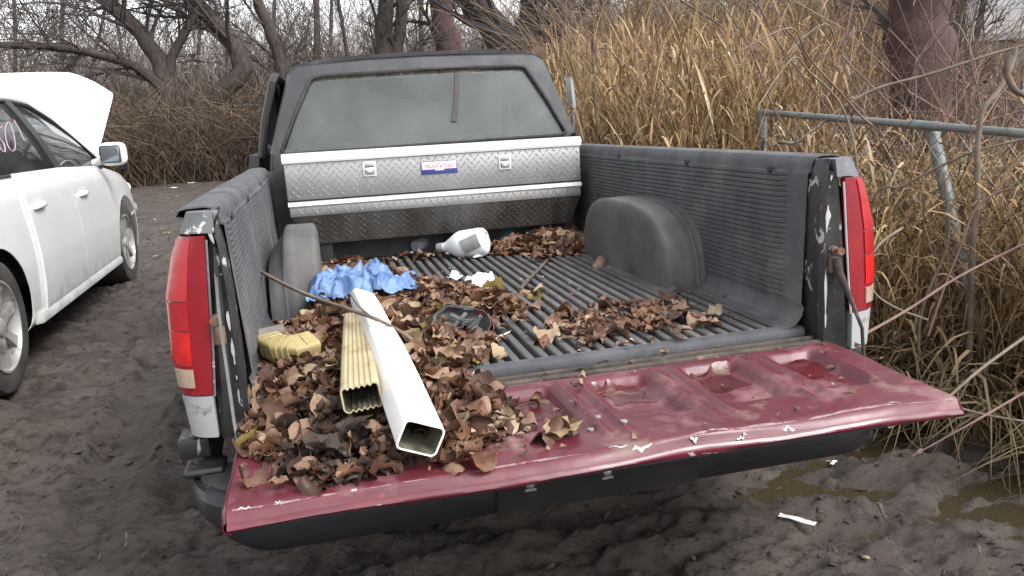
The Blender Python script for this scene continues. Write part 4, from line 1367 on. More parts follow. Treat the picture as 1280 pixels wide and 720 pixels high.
# the raised hood: crowned panel hinged at the windscreen
def hoodf(U, W):
    x = -1 + 2 * W
    hw = .80 + .04 * U - .20 * np.clip((U - .80) / .20, 0, 1) ** 2
    ed = np.clip((np.abs(x) - .62) / .38, 0, 1)
    y = 3.80 + .86 * U + .03 * np.sin(U * np.pi) - .05 * ed * U
    z = 1.01 + .735 * U ** .93 + .035 * (1 - x ** 2) - .16 * ed ** 1.7 * U - .07 * np.clip((U - .86) / .14, 0, 1) ** 2
    return np.stack([x * hw, y, z], -1)
hood = cp('hood', thick(grid(26, 30, hoodf), .018), M['white_plain'], smooth=70)
cp('hood_hinge', join(*[tube([(s * .72, 3.75, .93), (s * .74, 3.86, 1.02), (s * .76, 3.98, 1.13)], .014, 6) for s in (-1, 1)]), M['black_trim'], hood)
# pink digits on the rear door glass
def scrawl(pts):
    out = []
    for (u, v) in pts:
        p = on(u, v, 0, -2.31)
        out.append(p)
    P = np.array(out)
    t = np.linspace(0, len(P) - 1, len(P) * 5)
    i = np.clip(t.astype(int), 0, len(P) - 2); f = (t - i)[:, None]
    pm = lambda k: P[np.clip(i + k, 0, len(P) - 1)]
    return .5 * ((2 * pm(0)) + (-pm(-1) + pm(1)) * f + (2 * pm(-1) - 5 * pm(0) + 4 * pm(1) - pm(2)) * f * f + (-pm(-1) + 3 * pm(0) - 3 * pm(1) + pm(2)) * f ** 3)


def on_pane(P):
    """push points onto the rear door glass of the near side"""
    Q = P.copy()
    for k in range(len(Q)):
        zz = (Q[k, 2] - CZ - TILT * (Q[k, 1] - CY0 - 1.05) - .99) / .44
        W = np.clip(zz, 0, 1)
        x = CXC + .845 + (.63 - .845) * W + .018 * math.sin(W * math.pi) + .006
        d = Q[k] - CAMP
        Q[k] = CAMP + d * (x - CAMP[0]) / d[0]
    return Q


for stroke in ([(3, 158), (-3, 163), (-5, 175), (0, 185), (6, 190), (5, 180), (-2, 172)],
               [(10, 152), (6, 162), (9, 180), (15, 189), (19, 184), (17, 168), (12, 154), (9, 152)],
               [(17, 150), (23, 160), (28, 171), (31, 176)]):
    mk('window_scrawl', tube(on_pane(scrawl(stroke)), .0036, 6), M['pen'], car, smooth=60)

# ================================================================== LITTER IN THE BED
def in_poly(px, py, poly):
    poly = np.asarray(poly)
    r = np.zeros(px.shape, bool)
    j = len(poly) - 1
    for i in range(len(poly)):
        xi, yi = poly[i]; xj, yj = poly[j]
        c = ((yi > py) != (yj > py)) & (px < (xj - xi) * (py - yi) / (yj - yi + 1e-12) + xi)
        r ^= c
        j = i
    return r


def poly_dist(px, py, poly):
    poly = np.asarray(poly)
    d = np.full(px.shape, 9.0)
    for i in range(len(poly)):
        a, b = poly[i - 1], poly[i]
        ab = b - a
        t = np.clip(((px - a[0]) * ab[0] + (py - a[1]) * ab[1]) / (ab @ ab + 1e-12), 0, 1)
        d = np.minimum(d, np.hypot(px - a[0] - t * ab[0], py - a[1] - t * ab[1]))
    return d


heaps = {
    'main': ([(290, 512), (300, 550), (345, 562), (365, 590), (425, 588), (500, 568), (555, 570), (600, 548), (645, 522), (640, 488), (598, 474), (590, 452), (612, 425), (600, 400), (640, 394), (655, 384), (630, 372), (575, 368), (520, 352), (480, 345), (400, 338), (345, 300), (325, 305), (325, 350), (328, 480)], .056),
    'patch': ([(692, 398), (740, 384), (830, 378), (868, 398), (846, 414), (790, 416), (732, 424), (690, 412)], .022),
    'corner': ([(640, 296), (715, 275), (748, 290), (742, 316), (690, 318), (640, 316), (600, 318)], .06),
}
HP = {k: (np.array([bed(u, v, .02)[:2] for u, v in p]), h) for k, (p, h) in heaps.items()}


def heap_h(x, y):
    h = np.zeros_like(x)
    for k, (p, hm) in HP.items():
        d = np.where(in_poly(x, y, p), poly_dist(x, y, p), 0)
        h = np.maximum(h, hm * (1 - np.exp(-d / .12)))
    h = h * (1 + .35 * fbm(x * 5, y * 5, s=81))
    return np.maximum(h, 0)


def floor_h(x, y):
    """surface the litter rests on, relative to the bed floor"""
    f = np.where(y > .06, .012, np.where(y > -.05, -.02, 0))
    gsel = y <= -.05
    f = np.where(gsel, gate_top(x, np.clip(y, GY0, GY1)), f)
    return f


def leaf_mesh(kind, seed):
    """a curled dry leaf about 1 unit long: folded along its midrib, rolled and crinkled"""
    r = random.Random(seed)
    nu, nw = 11, 5
    fold = r.uniform(-.3, .7)
    flat_ = r.random() < .45
    roll = r.choice((-1, 1)) * (r.uniform(.2, .8) if flat_ else r.uniform(.8, 2.1))
    bend = r.choice((-1, 1)) * (r.uniform(.2, .9) if flat_ else r.uniform(.5, 1.9))
    ws = r.uniform(.65, 1.25)
    lob = .20 if flat_ else .12
    twist = r.uniform(-1.0, 1.0)
    ph, ph2 = r.uniform(0, 6.28), r.uniform(0, 6.28)
    V = []
    for i in range(nu):
        u = -1 + 2 * i / (nu - 1)
        if kind == 0:
            w = (.10 + .42 * max(0, 1 - u * u) ** .55) * (1 + lob * math.cos(u * 6.2 + .6)) * ws
        elif kind == 1:
            w = (.06 + .27 * max(0, 1 - u * u) ** .5) * (1 + lob * math.cos(u * 9 + ph)) * ws
        else:
            w = (.03 + .32 * max(0, 1 - u * u) ** .6) * ws
        for k in range(nw):
            v = -1 + 2 * k / (nw - 1)
            a = roll * v
            y = w * (math.sin(a) / roll); z = w * (1 - math.cos(a)) / roll + fold * abs(v) * w * .5
            z += (.07 * math.sin(5 * u + ph) * v * v + .05 * math.sin(8 * u + ph2) * v) + r.uniform(-.018, .018)
            y += r.uniform(-.018, .018) * abs(v)
            t = twist * u * .6
            y, z = y * math.cos(t) - z * math.sin(t), y * math.sin(t) + z * math.cos(t)
            b = bend * u
            x = .5 * (math.sin(b) / bend if abs(bend) > .05 else u) - z * math.sin(b) * .5
            z = z * math.cos(b) + .5 * ((1 - math.cos(b)) / bend if abs(bend) > .05 else 0)
            V.append((x, y, z))
    F = [(i * nw + k, (i + 1) * nw + k, (i + 1) * nw + k + 1, i * nw + k + 1) for i in range(nu - 1) for k in range(nw - 1)]
    if r.random() < .6:
        m = V[nw // 2]; b0 = len(V)
        V += [(m[0] + .03, m[1] - .012, m[2]), (m[0] + .03, m[1] + .012, m[2]), (m[0] - .14, m[1] - .008, m[2] + .03), (m[0] - .14, m[1] + .008, m[2] + .03), (m[0] - .28, m[1] + r.uniform(-.08, .08), m[2] + .08)]
        F += [(b0, b0 + 2, b0 + 3, b0 + 1), (b0 + 2, b0 + 4, b0 + 3)]
    return np.array(V), F


LEAVES = [leaf_mesh([0, 1, 1, 2, 2][i % 5], 100 + i) for i in range(30)]


def rand_rot(n, tilt):
    """rotation matrices: random spin, random tilt"""
    a = rng.uniform(0, 2 * np.pi, n); t = np.abs(rng.normal(0, tilt, n)); b = rng.uniform(0, 2 * np.pi, n)
    ca, sa = np.cos(a), np.sin(a)
    Rz = np.zeros((n, 3, 3)); Rz[:, 0, 0] = ca; Rz[:, 0, 1] = -sa; Rz[:, 1, 0] = sa; Rz[:, 1, 1] = ca; Rz[:, 2, 2] = 1
    ax = np.stack([np.cos(b), np.sin(b), 0 * b], -1)
    K = np.zeros((n, 3, 3))
    K[:, 0, 1] = -ax[:, 2]; K[:, 0, 2] = ax[:, 1]; K[:, 1, 0] = ax[:, 2]; K[:, 1, 2] = -ax[:, 0]; K[:, 2, 0] = -ax[:, 1]; K[:, 2, 1] = ax[:, 0]
    Rt = np.eye(3)[None] + np.sin(t)[:, None, None] * K + (1 - np.cos(t))[:, None, None] * (K @ K)
    return Rt @ Rz


# sample leaf places
N = 26000
sx_r = rng.uniform(-.775, .80, N); sy_r = rng.uniform(-.52, 2.05, N)
hh = heap_h(sx_r, sy_r)
dens = np.zeros(N)
for k, (p, hm) in HP.items():
    ii = in_poly(sx_r, sy_r, p)
    dens = np.where(ii, np.maximum(dens, {'main': .48, 'patch': .13, 'corner': .40}[k]), dens)
near_edge = np.zeros(N)
for k, (p, hm) in HP.items():
    d = poly_dist(sx_r, sy_r, p)
    near_edge = np.maximum(near_edge, .03 * np.exp(-d / .07))
dens = np.maximum(dens, near_edge)
dens = np.maximum(dens, np.where((sy_r > 1.9) & (np.abs(sx_r) < .7), .06, 0))
dens = np.where((np.abs(sx_r) > .62) & (sy_r > wh0) & (sy_r < wh1), 0, dens)
clear = [(bed(450, 503, .05), .050), (bed(452, 512, .05), .055), (bed(453, 528, .03), .045), (bed(527, 560, .03), .05), (bed(578, 408, .05), .085), (bed(440, 356, .09), .12), (bed(470, 350, .08), .06), (bed(600, 358, .02), .05), (bed(365, 436, .06), .055), (bed(330, 420, .07), .04), (bed(450, 450, .08), .04), (bed(588, 300, .03), .09)]
ok_ = np.ones(N, bool)
for c_, r_ in clear:
    ok_ &= (np.hypot(sx_r - c_[0], sy_r - c_[1]) > r_) | (rng.random(N) < (.12 if r_ > .062 else 0))
keep = (rng.random(N) < dens) & (np.abs(sx_r) < .755) & ok_
lx, ly = sx_r[keep], sy_r[keep]
lh = heap_h(lx, ly)
nl = len(lx)
size = .034 + .064 * rng.random(nl) ** 1.2 * np.where(lh < .015, .9, 1.0)
lvl = rng.random(nl) ** .45
lz = floor_h(lx, ly) + lh * lvl + .010 + .012 * rng.random(nl)
rot = rand_rot(nl, .8)
flat = lh < .02
rot[flat] = rand_rot(int(flat.sum()), .30)
lz[flat] = floor_h(lx[flat], ly[flat]) + .012
var = rng.integers(0, len(LEAVES), nl)
LP = np.stack([lx, ly, lz + ZB], -1)
pr = project(LP)
vis = (pr[:, 0] > 0) & (pr[:, 0] < 1280) & (pr[:, 1] < 700) & (lvl > .72)
score = np.where(vis, size / pr[:, 2] * (.4 + lvl), 0)
order = np.argsort(-score)
single = set(order[:290].tolist())
wet_p = np.array([bed(u, v, .03)[:2] for u, v in ((380, 500), (500, 470), (545, 540), (430, 590), (350, 570), (345, 530))])


def leaf_mat(i):
    x, y = lx[i], ly[i]
    r = rng.random()
    if in_poly(np.array([x]), np.array([y]), wet_p)[0] and r < .42: return 'leaf_wet'
    if r < .10: return 'leaf_pale'
    if r < .125: return 'leaf_yellow'
    return 'leaf'


mats = [leaf_mat(i) for i in range(nl)]
LM = {}
for mname in ('leaf', 'leaf_wet', 'leaf_pale', 'leaf_yellow'):
    for v in range(len(LEAVES)):
        me = bpy.data.meshes.new('dry_leaf')
        V, F = LEAVES[v]
        me.from_pydata(V, [], F)
        me.shade_smooth()
        me.materials.append(M[mname])
        LM[mname, v] = me
stuff = {k: [] for k in ('leaf', 'leaf_wet', 'leaf_pale', 'leaf_yellow')}
LABEL = {'leaf': 'curled brown dry leaf in the litter heap', 'leaf_wet': 'dark wet rotting leaf in the litter heap',
         'leaf_pale': 'pale tan dry leaf in the litter heap', 'leaf_yellow': 'yellowish dry leaf in the litter heap'}
for i in range(nl):
    mname = mats[i]
    if i in single:
        o = bpy.data.objects.new('dry_leaf', LM[mname, var[i]])
        COL.objects.link(o)
        m4 = Matrix(rot[i].tolist()).to_4x4()
        o.matrix_world = Matrix.Translation(LP[i].tolist()) @ m4 @ Matrix.Scale(float(size[i]), 4)
        if in_poly(np.array([lx[i]]), np.array([ly[i]]), HP['patch'][0])[0]:
            lab = LABEL[mname].replace('in the litter heap', 'on the ribbed bed floor beside the wheel arch')
        elif ly[i] < -.05:
            lab = LABEL[mname].replace('in the litter heap', 'in the heap spilling over the red tailgate')
        else:
            lab = LABEL[mname].replace('in the litter heap', 'in the heap around the downspouts in the bed')
        tag(o, lab, 'leaf', lab.split(' in the ')[-1].split(' on the ')[-1] + ' ' + {'leaf': 'brown', 'leaf_wet': 'wet', 'leaf_pale': 'pale', 'leaf_yellow': 'yellowish'}[mname] + ' leaves')
    else:
        stuff[mname].append(i)
allV, allF, allA = [], [], []
sm_ = {'leaf': 'leaf litter', 'leaf_wet': 'wet leaf litter', 'leaf_pale': 'pale leaf litter', 'leaf_yellow': 'yellow leaf litter'}
for mname, idx in stuff.items():
    Vs, Fs, As, n0 = [], [], [], 0
    for i in idx:
        V, F = LEAVES[var[i]]
        W = (V * size[i]) @ rot[i].T + LP[i]
        Vs.append(W); Fs += [tuple(a + n0 for a in f) for f in F]; n0 += len(W)
        As.append(np.full(len(W), rng.random()))
    mk({'leaf': 'leaf_litter', 'leaf_wet': 'wet_leaf_litter', 'leaf_pale': 'pale_leaf_litter', 'leaf_yellow': 'yellow_leaf_litter'}[mname], (np.concatenate(Vs), Fs), M[mname], smooth=180, kind='stuff', attr=np.concatenate(As),
       label={'leaf': 'mass of brown leaf litter', 'leaf_wet': 'mass of dark wet leaves', 'leaf_pale': 'scatter of pale tan leaves', 'leaf_yellow': 'scatter of yellowish leaves'}[mname] + ' filling the pickup bed', cat='leaves')
# crumbled bits between the leaves
nq = 6000
qx = rng.uniform(-.76, .80, nq); qy = rng.uniform(-.50, 2.1, nq)
qd = np.zeros(nq)
for k, (p, hm) in HP.items():
    qd = np.maximum(qd, np.where(in_poly(qx, qy, p), 1.0, .55 * np.exp(-poly_dist(qx, qy, p) / .10)))
qd = np.maximum(qd, .05)
kq = (rng.random(nq) < qd) & ~((np.abs(qx) > .60) & (qy > wh0) & (qy < wh1))
qx, qy = qx[kq], qy[kq]; nq = len(qx)
qz = floor_h(qx, qy) + heap_h(qx, qy) * .95 + .008 + ZB
tri = np.array([(-.5, -.3, 0), (.5, -.2, .1), (.3, .4, -.1), (-.4, .35, .15)])
Vq = np.einsum('nij,kj->nki', rand_rot(nq, .6), tri) * rng.uniform(.006, .022, nq)[:, None, None] + np.stack([qx, qy, qz], -1)[:, None, :]
Fq = (np.arange(nq) * 4)[:, None] + np.arange(4)[None]
mk('leaf_crumbs', (Vq.reshape(-1, 3), Fq), M['leaf'], smooth=None, kind='stuff', attr=np.repeat(rng.random(nq), 4), label='crumbled leaf bits strewn over the bed floor', cat='leaves')
# rotted crumbs under the leaves
cr_n = 90
cV, cF = grid(150, 190, lambda U, W: (lambda x, y: np.stack([x, y, floor_h(x, y) - .03 + heap_h(x, y) * .72 + .010 * fbm(x * 30, y * 30, s=91) + .018 * (heap_h(x, y) > .02)], -1))(-.765 + 1.53 * U, -.50 + 2.55 * W))
HH = heap_h(cV[:, 0], cV[:, 1])
cF = [f for f in cF if min(HH[list(f)]) > .012 and cV[f[0]][2] > -.2]
us = sorted({i for f in cF for i in f}); mp_ = {a: b for b, a in enumerate(us)}
mk('leaf_mould', (cV[us] + np.array(T0), [tuple(mp_[i] for i in f) for f in cF]), M['leaf_wet'], smooth=180, kind='stuff', label='dark rotted leaf mould under the litter', cat='leaves', attr=rng.random(len(us)))


# ---- downspouts
def spout(path, w, h, zdir, wall=.004, r=.012, ribs=0, nseg=5):
    """open rectangular pipe swept along a path; w,h per station"""
    path = np.asarray(path, float)
    m = len(path)
    w = np.broadcast_to(w, (m,)); h = np.broadcast_to(h, (m,))
    T = np.gradient(path, axis=0); T /= np.linalg.norm(T, axis=1, keepdims=True)
    out, inn = [], []
    for i in range(m):
        zz = np.asarray(zdir if np.ndim(zdir) == 1 else zdir[i], float)
        sx = np.cross(T[i], zz); sx /= np.linalg.norm(sx); up = np.cross(sx, T[i])
        def ring(d):
            pts = []
            for cx_, cy_, a0 in ((1, 1, 0), (-1, 1, 90), (-1, -1, 180), (1, -1, 270)):
                for k in range(4):
                    a = R(a0 + 30 * k)
                    pts.append((cx_ * (w[i] / 2 - r) + (r - d) * math.cos(a), cy_ * (h[i] / 2 - r) + (r - d) * math.sin(a)))
                if ribs:
                    # fine corrugation on the long faces
                    nx = {0: (-1, 1), 90: None, 180: (1, -1), 270: None}[a0]
                    if nx:
                        sgn = nx[0]
                        for k in range(1, ribs * 4):
                            f = k / (ribs * 4)
                            x = -sgn * (w[i] / 2 - r) + sgn * (w[i] - 2 * r) * f
                            yv = cy_ * (h[i] / 2 - d - (.004 if k % 4 in (1, 2) else 0))
                            pts.append((x, yv))
            return [path[i] + sx * a + up * b for a, b in pts]
        out.append(ring(0)); inn.append(ring(wall))
    n = len(out[0])
    V = np.concatenate([np.array(out).reshape(-1, 3), np.array(inn).reshape(-1, 3)])
    F = []
    for i in range(m - 1):
        for k in range(n):
            a, b = i * n + k, i * n + (k + 1) % n
            F.append((a, b, b + n, a + n))
    o = m * n
    FI = []
    for i in range(m - 1):
        for k in range(n):
            a, b = o + i * n + k, o + i * n + (k + 1) % n
            FI.append((a + n, b + n, b, a))
    for k in range(n):
        a, b = k, (k + 1) % n
        F.append((b, a, o + a, o + b))
        a, b = (m - 1) * n + k, (m - 1) * n + (k + 1) % n
        F.append((a, b, o + b, o + a))
    return V, F, FI


def sub(V, F):
    us = sorted({i for f in F for i in f}); mp_ = {a: b for b, a in enumerate(us)}
    return V[us], [tuple(mp_[i] for i in f) for f in F]


def spout_thing(name, label, path, w, h, zd, mat, ribs=0, r=.012):
    V, F, FI = spout(path, w, h, zd, ribs=ribs, r=r)
    e = empty(name, tuple(np.min(np.array(path), 0)), label, 'downspout')
    mk('outer_shell', sub(V, F), mat, e, smooth=35)
    mk('inside_face', sub(V, FI), M['pipe_in'], e, smooth=35)
    return e


a = bed(453, 372, .150); b = bed(526, 548, .062)
ts = np.array([0, .12, .25, .36, .44, .52, .75, 1.0])
path = a[None] + (b - a)[None] * ts[:, None]
path[:, 2] += .010 * np.sin(ts * np.pi)
spout_thing('white_downspout', 'white rectangular downspout lying across the leaves', path,
            [.070, .072, .072, .072, .078, .083, .084, .084], [.045, .052, .054, .056, .060, .062, .064, .064], np.array([.42, -.1, .9]), M['white_pvc'])
a = bed(446, 402, .115); b = bed(452, 497, .090)
ts = np.linspace(0, 1, 6)
path = a[None] + (b - a)[None] * ts[:, None]
spout_thing('cream_downspout', 'short cream corrugated downspout beside the white one', path, [.068, .072, .076, .080, .082, .084], .060, np.array([-.10, -.1, 1]), M['cream'], ribs=5)
# yellow elbow, half buried
pc = [bed(u, v, z) for u, v, z in ((330, 422, .05), (340, 432, .068), (355, 437, .078), (372, 436, .082), (392, 431, .082))]
V, F, FI = spout(np.array(pc), [.072, .074, .076, .076, .078], [.056] * 5, np.array([.0, -.35, .9]), ribs=0)
elb = empty('downspout_elbow', tuple(np.min(np.array(pc), 0)), 'small yellowed downspout elbow half buried by the left wall', 'downspout')
mk('outer_shell', sub(V, F), M['cream_yellow'], elb, smooth=35)
mk('inside_face', sub(V, FI), M['pipe_in'], elb, smooth=35)
pcs = np.array(pc)
for k in range(8):
    f = .35 + k * .42
    i = min(int(f), 3); q = pcs[i] + (pcs[i + 1] - pcs[i]) * (f - i)
    dd = pcs[min(i + 1, 4)] - pcs[i]; dd /= np.linalg.norm(dd)
    up = np.array([0, -.35, .9]); sxv = np.cross(dd, up); sxv /= np.linalg.norm(sxv); upv = np.cross(sxv, dd)
    pts = [q + sxv * .036 * c + upv * (.0285 + .0005) * d for c, d in ((-1.02, -.6), (-1.02, .2), (-.8, .95), (0, 1.0), (.8, .95), (1.02, .2), (1.02, -.6))]
    mk('crimp_ridge', tube(pts, .0022, 6), M['cream_yellow'], elb, smooth=60)
# grey hose end
p0, p1 = bed(306, 424, .075), bed(356, 413, .085)
mk('rubber_hose', join(tube([p0, p0 * .6 + p1 * .4, p1], [.021, .021, .020], 14, cap=False), tube([p1, p1 * .95 + p0 * .05], [.015, .015], 14)), M['grey_pipe'], label='stub of grey rubber hose beside the yellowed elbow', cat='hose')

# ---- blue plastic sheet
def crumpled(nu, nv, cx_, cy_, lx_, ly_, hgt, seed, rotz=0.0, amp=.05, fr=9):
    def fn(U, W):
        x = (U - .5) * lx_; y = (W - .5) * ly_
        e = np.clip(1 - (np.abs(2 * U - 1) ** 2.2 + np.abs(2 * W - 1) ** 2.2), 0, 1)
        rg = 1 - np.abs(fbm(x * fr, y * fr, s=seed, o=3))
        z = hgt * e ** .6 + amp * (rg - .6) * (.35 + e ** .5) + amp * .5 * fbm(x * fr * 2.3, y * fr * 2.3, s=seed + 5)
        x2 = x + amp * .8 * fbm(x * fr * .8, y * fr, 2.2, s=seed + 9); y2 = y + amp * .8 * fbm(x * fr, y * fr * .8, 7.7, s=seed + 13)
        c, s = math.cos(rotz), math.sin(rotz)
        return np.stack([cx_ + x2 * c - y2 * s, cy_ + x2 * s + y2 * c, z], -1)
    return grid(nu, nv, fn)


p = bed(452, 356, .115)
V, F = crumpled(70, 56, p[0], p[1], .34, .24, .080, 201, .15, .040, 14)
V[:, 2] += ZB + .098
mk('blue_plastic_sheet', thick((V, F), .0015), M['blue_plastic'], smooth=50, label='crumpled blue plastic sheet on the leaves by the left wheel arch', cat='plastic sheet')
tail = [bed(470, 343, .085), bed(490, 340, .07), bed(514, 348, .05)]
V, F = crumpled(24, 14, bed(495, 345, .06)[0], bed(495, 345, .06)[1], .16, .07, .012, 211, -.35, .018, 18)
V[:, 2] += ZB + .060
mk('blue_plastic_scrap', thick((V, F), .0012), M['blue_plastic'], smooth=50, label='flat blue plastic scrap trailing from the crumpled sheet', cat='plastic sheet')

# ---- white jug on its side
jug_b = on(601, 301, 1, 1.84)
jug_b[2] = ZB + .012 + .069
ax_ = np.array([.86, -.42, .10]); ax_ /= np.linalg.norm(ax_)
jug = empty('plastic_jug', tuple(bed(590, 316, 0)), 'milky white plastic jug lying on its side against the toolbox', 'jug')
V, F = lathe([(.018, 0), (.020, .018), (.024, .03), (.040, .055), (.060, .085), (.068, .11), (.069, .20), (.066, .222), (.055, .234), (.045, .236), (.040, .230), (.001, .228)], 28)
neck = jug_b - ax_ * .205
mk('jug_body', align((V, F), neck, ax_, np.array([0, 0, 1.0])), M['jug'], jug, smooth=50)
V, F = lathe([(.021, -.016), (.023, -.012), (.023, .014), (.021, .016)], 20)
mk('jug_cap', align((V, F), neck, ax_, np.array([0, 0, 1.0])), M['grey_label'], jug, smooth=40)
# label wrapped on the side towards the tail
lv = []
tow = CAMP - jug_b; tow -= ax_ * (tow @ ax_); tow /= np.linalg.norm(tow); oth = np.cross(ax_, tow)
LVv, LVf = grid(6, 8, lambda U, W: (neck[None, None] + ax_ * (.118 + .085 * U + .02 * W)[..., None] + .0705 * (np.cos((-.25 + .95 * W - .4 * U) * 1.0)[..., None] * tow + np.sin((-.25 + .95 * W - .4 * U))[..., None] * (-oth if oth[2] > 0 else oth))))
mk('jug_label', thick((LVv, LVf), .001), M['grey_label'], jug, smooth=60)

# ---- torn white plastic
for i, (u, v, w, hgt, sd) in enumerate(((600, 358, .115, .05, 301), (612, 371, .055, .03, 305), (572, 350, .05, .02, 309))):
    p = bed(u, v, .02)
    V, F = crumpled(22, 22, p[0], p[1], w, w * .9, hgt, sd, .4 * i, .022, 16)
    V[:, 2] += ZB + .03
    mk('torn_plastic', thick((V, F), .0015), M['paper'], smooth=40, group='torn white plastic',
       label=('largest piece of torn white plastic on the bed floor', 'small torn white plastic piece beside the largest piece', 'thin curl of torn white plastic by the leaves')[i], cat='scrap')
# ---- broken black and red lamp housing
p = bed(578, 408, .05)
lampo = empty('broken_lamp', tuple(bed(578, 425, .01)), 'broken black plastic lamp housing with a red underside among the leaves', 'lamp housing')
def bowl(r0, depth, k0=0.0):
    def fn(U, W):
        a = 2 * np.pi * U
        rr = r0 * (.35 + .65 * np.sin(W * np.pi / 2) ** .8)
        return np.stack([1.25 * rr * np.cos(a) * (1 + .06 * np.cos(3 * a)), rr * np.sin(a) * .95, -depth + depth * (1 - np.cos(W * np.pi / 2)) + .006 * np.sin(4 * a) * W], -1)
    return grid(33, 12, fn)
tilt_m = dict(rot=(R(38), R(10), R(-18)))
def batter(VF, a):
    V = np.array(VF[0], float)
    k = np.stack([fbm(V[:, 0] * 22, V[:, 1] * 22, q, s=181, o=3) for q in (0.3, 4.1, 8.7)], -1)
    return V + a * k, VF[1]


V, F = xf(batter(bowl(.074, .064), .010), p, **tilt_m); mk('red_shell', thick((V, F), .002), M['lens_dark'], lampo, smooth=60)
V, F = xf(batter(bowl(.070, .036), .016), p + np.array([0, .0, .006]), **tilt_m); mk('black_shell', thick((V, F), .002), M['black_plastic'], lampo, smooth=60)
rim_pts = np.array([(1.25 * .071 * math.cos(t) * (1 + .06 * math.cos(3 * t)), .071 * .95 * math.sin(t), .004) for t in np.linspace(0, 2 * np.pi, 30)])
mk('rim_bead', xf(batter(tube(rim_pts[6:22], .006, 6), .010), p, **tilt_m), M['black_plastic'], lampo, smooth=60)
rnd = random.Random(5)
for k in range(9):
    a_ = rnd.uniform(0, 6.28); L = rnd.uniform(.03, .06)
    b_ = box(-L, L, -.006, .006, -.002, .002, .001)
    mk('broken_shard', xf(xf(b_, (rnd.uniform(-.04, .04), rnd.uniform(-.03, .03), rnd.uniform(-.015, .012)), (rnd.uniform(-.6, .6), rnd.uniform(-.6, .6), a_)), p, **tilt_m), M['black_plastic'], lampo, smooth=None)

# ---- sticks, cable, strips
def wire(name, px, r, mat, label, cat_, n=6, **k):
    P = np.array([bed(u, v, z) for u, v, z in px])
    t = np.linspace(0, len(P) - 1, (len(P) - 1) * 5 + 1)
    i = np.clip(t.astype(int), 0, len(P) - 2); f = (t - i)[:, None]
    pm = lambda q: P[np.clip(i + q, 0, len(P) - 1)]
    C_ = .5 * ((2 * pm(0)) + (-pm(-1) + pm(1)) * f + (2 * pm(-1) - 5 * pm(0) + 4 * pm(1) - pm(2)) * f * f + (-pm(-1) + 3 * pm(0) - 3 * pm(1) + pm(2)) * f ** 3)
    rr = np.linspace(r[0], r[1], len(C_)) * (1 + .12 * np.sin(np.arange(len(C_)) * 1.7)) if cat_ == 'stick' else np.linspace(r[0], r[1], len(C_))
    return mk(name, tube(C_, rr, n), mat, smooth=60, label=label, cat=cat_, **k)


wire('stick', ((650, 362, .018), (660, 350, .020), (675, 335, .020), (692, 315, .022)), (.0085, .006), M['stick'], 'dark straight stick lying across the ribbed bed floor', 'stick')
wire('dry_vine', ((309, 320, .22), (322, 336, .20), (345, 350, .19), (378, 366, .175), (410, 378, .17), (440, 388, .175), (468, 398, .18), (495, 411, .13), (515, 425, .11)), (.0062, .0048), M['vine'], 'long dry vine stem crossing over the white downspout', 'stick')
wire('forked_twig', ((437, 366, .205), (448, 382, .19), (462, 394, .185), (475, 401, .175)), (.003, .0028), M['vine'], 'thin forked twig resting on top of the white downspout', 'stick')
for px, lab in ((((592, 466, .02), (605, 472, .03), (615, 482, .026), (625, 489, .012)), 'curved white plastic strip over the hinge gap'),
                (((606, 430, .022), (618, 424, .026), (628, 419, .024), (637, 415, .024)), 'short pale strip beside the broken lamp housing'),
                (((536, 378, .05), (548, 373, .06), (557, 367, .06), (562, 360, .055)), 'thin yellow strip above the broken lamp housing')):
    P = np.array([bed(*q) for q in px])
    V, F = vribbons(P[None], np.array([[.010, .014, .013, .007]]), np.broadcast_to(np.array([.5, .8, .25]), (1, 4, 3)))
    mk('plastic_strip', thick((V, F.tolist()), .0015), M['cream_yellow'] if 'yellow' in lab else M['paper'], smooth=80, label=lab, cat='strip')

# ---- bottles and scraps in the dark under the toolbox
def bottle(px, length, rad, mat, label, yaw_, cat_='bottle'):
    p = bed(*px)
    prof = [(rad * .85, 0), (rad, .01), (rad, length * .55), (rad * .9, length * .62), (rad * .45, length * .82), (rad * .38, length * .85), (rad * .38, length)]
    V, F = lathe(prof, 18)
    e = empty('plastic_bottle', tuple(p), label, cat_)
    d = np.array([math.cos(yaw_), math.sin(yaw_), .05])
    mk('bottle_body', align((V, F), p + np.array([0, 0, rad]), d, np.array([0, 0, 1.0])), mat, e, smooth=50)
    V, F = lathe([(rad * .44, length - .004), (rad * .44, length + .016)], 16)
    mk('bottle_cap', align((V, F), p + np.array([0, 0, rad]), d, np.array([0, 0, 1.0])), M['paper'], e, smooth=50)


bottle((644, 302, .012), .15, .036, M['teal'], 'teal plastic bottle under the toolbox near the corner leaves', 2.6)
bottle((470, 313, .012), .20, .034, M['navy'], 'dark blue plastic bottle in the shadow under the toolbox', .4)
bottle((520, 316, .012), .14, .032, M['purple'], 'crushed lilac wrapped bottle beside the white jug', .9)
for k, (u, v, w) in enumerate(((507, 312, .07), (514, 318, .05), (640, 312, .05), (598, 322, .055), (560, 318, .03))):
    p = bed(u, v, .014)
    V, F = crumpled(12, 8, p[0], p[1], w, .02, .006, 400 + k, .5 + k, .006, 26)
    V[:, 2] += ZB + .020
    mk('paper_scrap', thick((V, F), .001), M['paper'], smooth=50, group='scraps at the front of the bed', label='small pale scrap on the bed floor in front of the toolbox', cat='scrap')

# ================================================================== FENCE
def gz(x, y):
    return float(ground_z(np.array([x]), np.array([y]))[0])


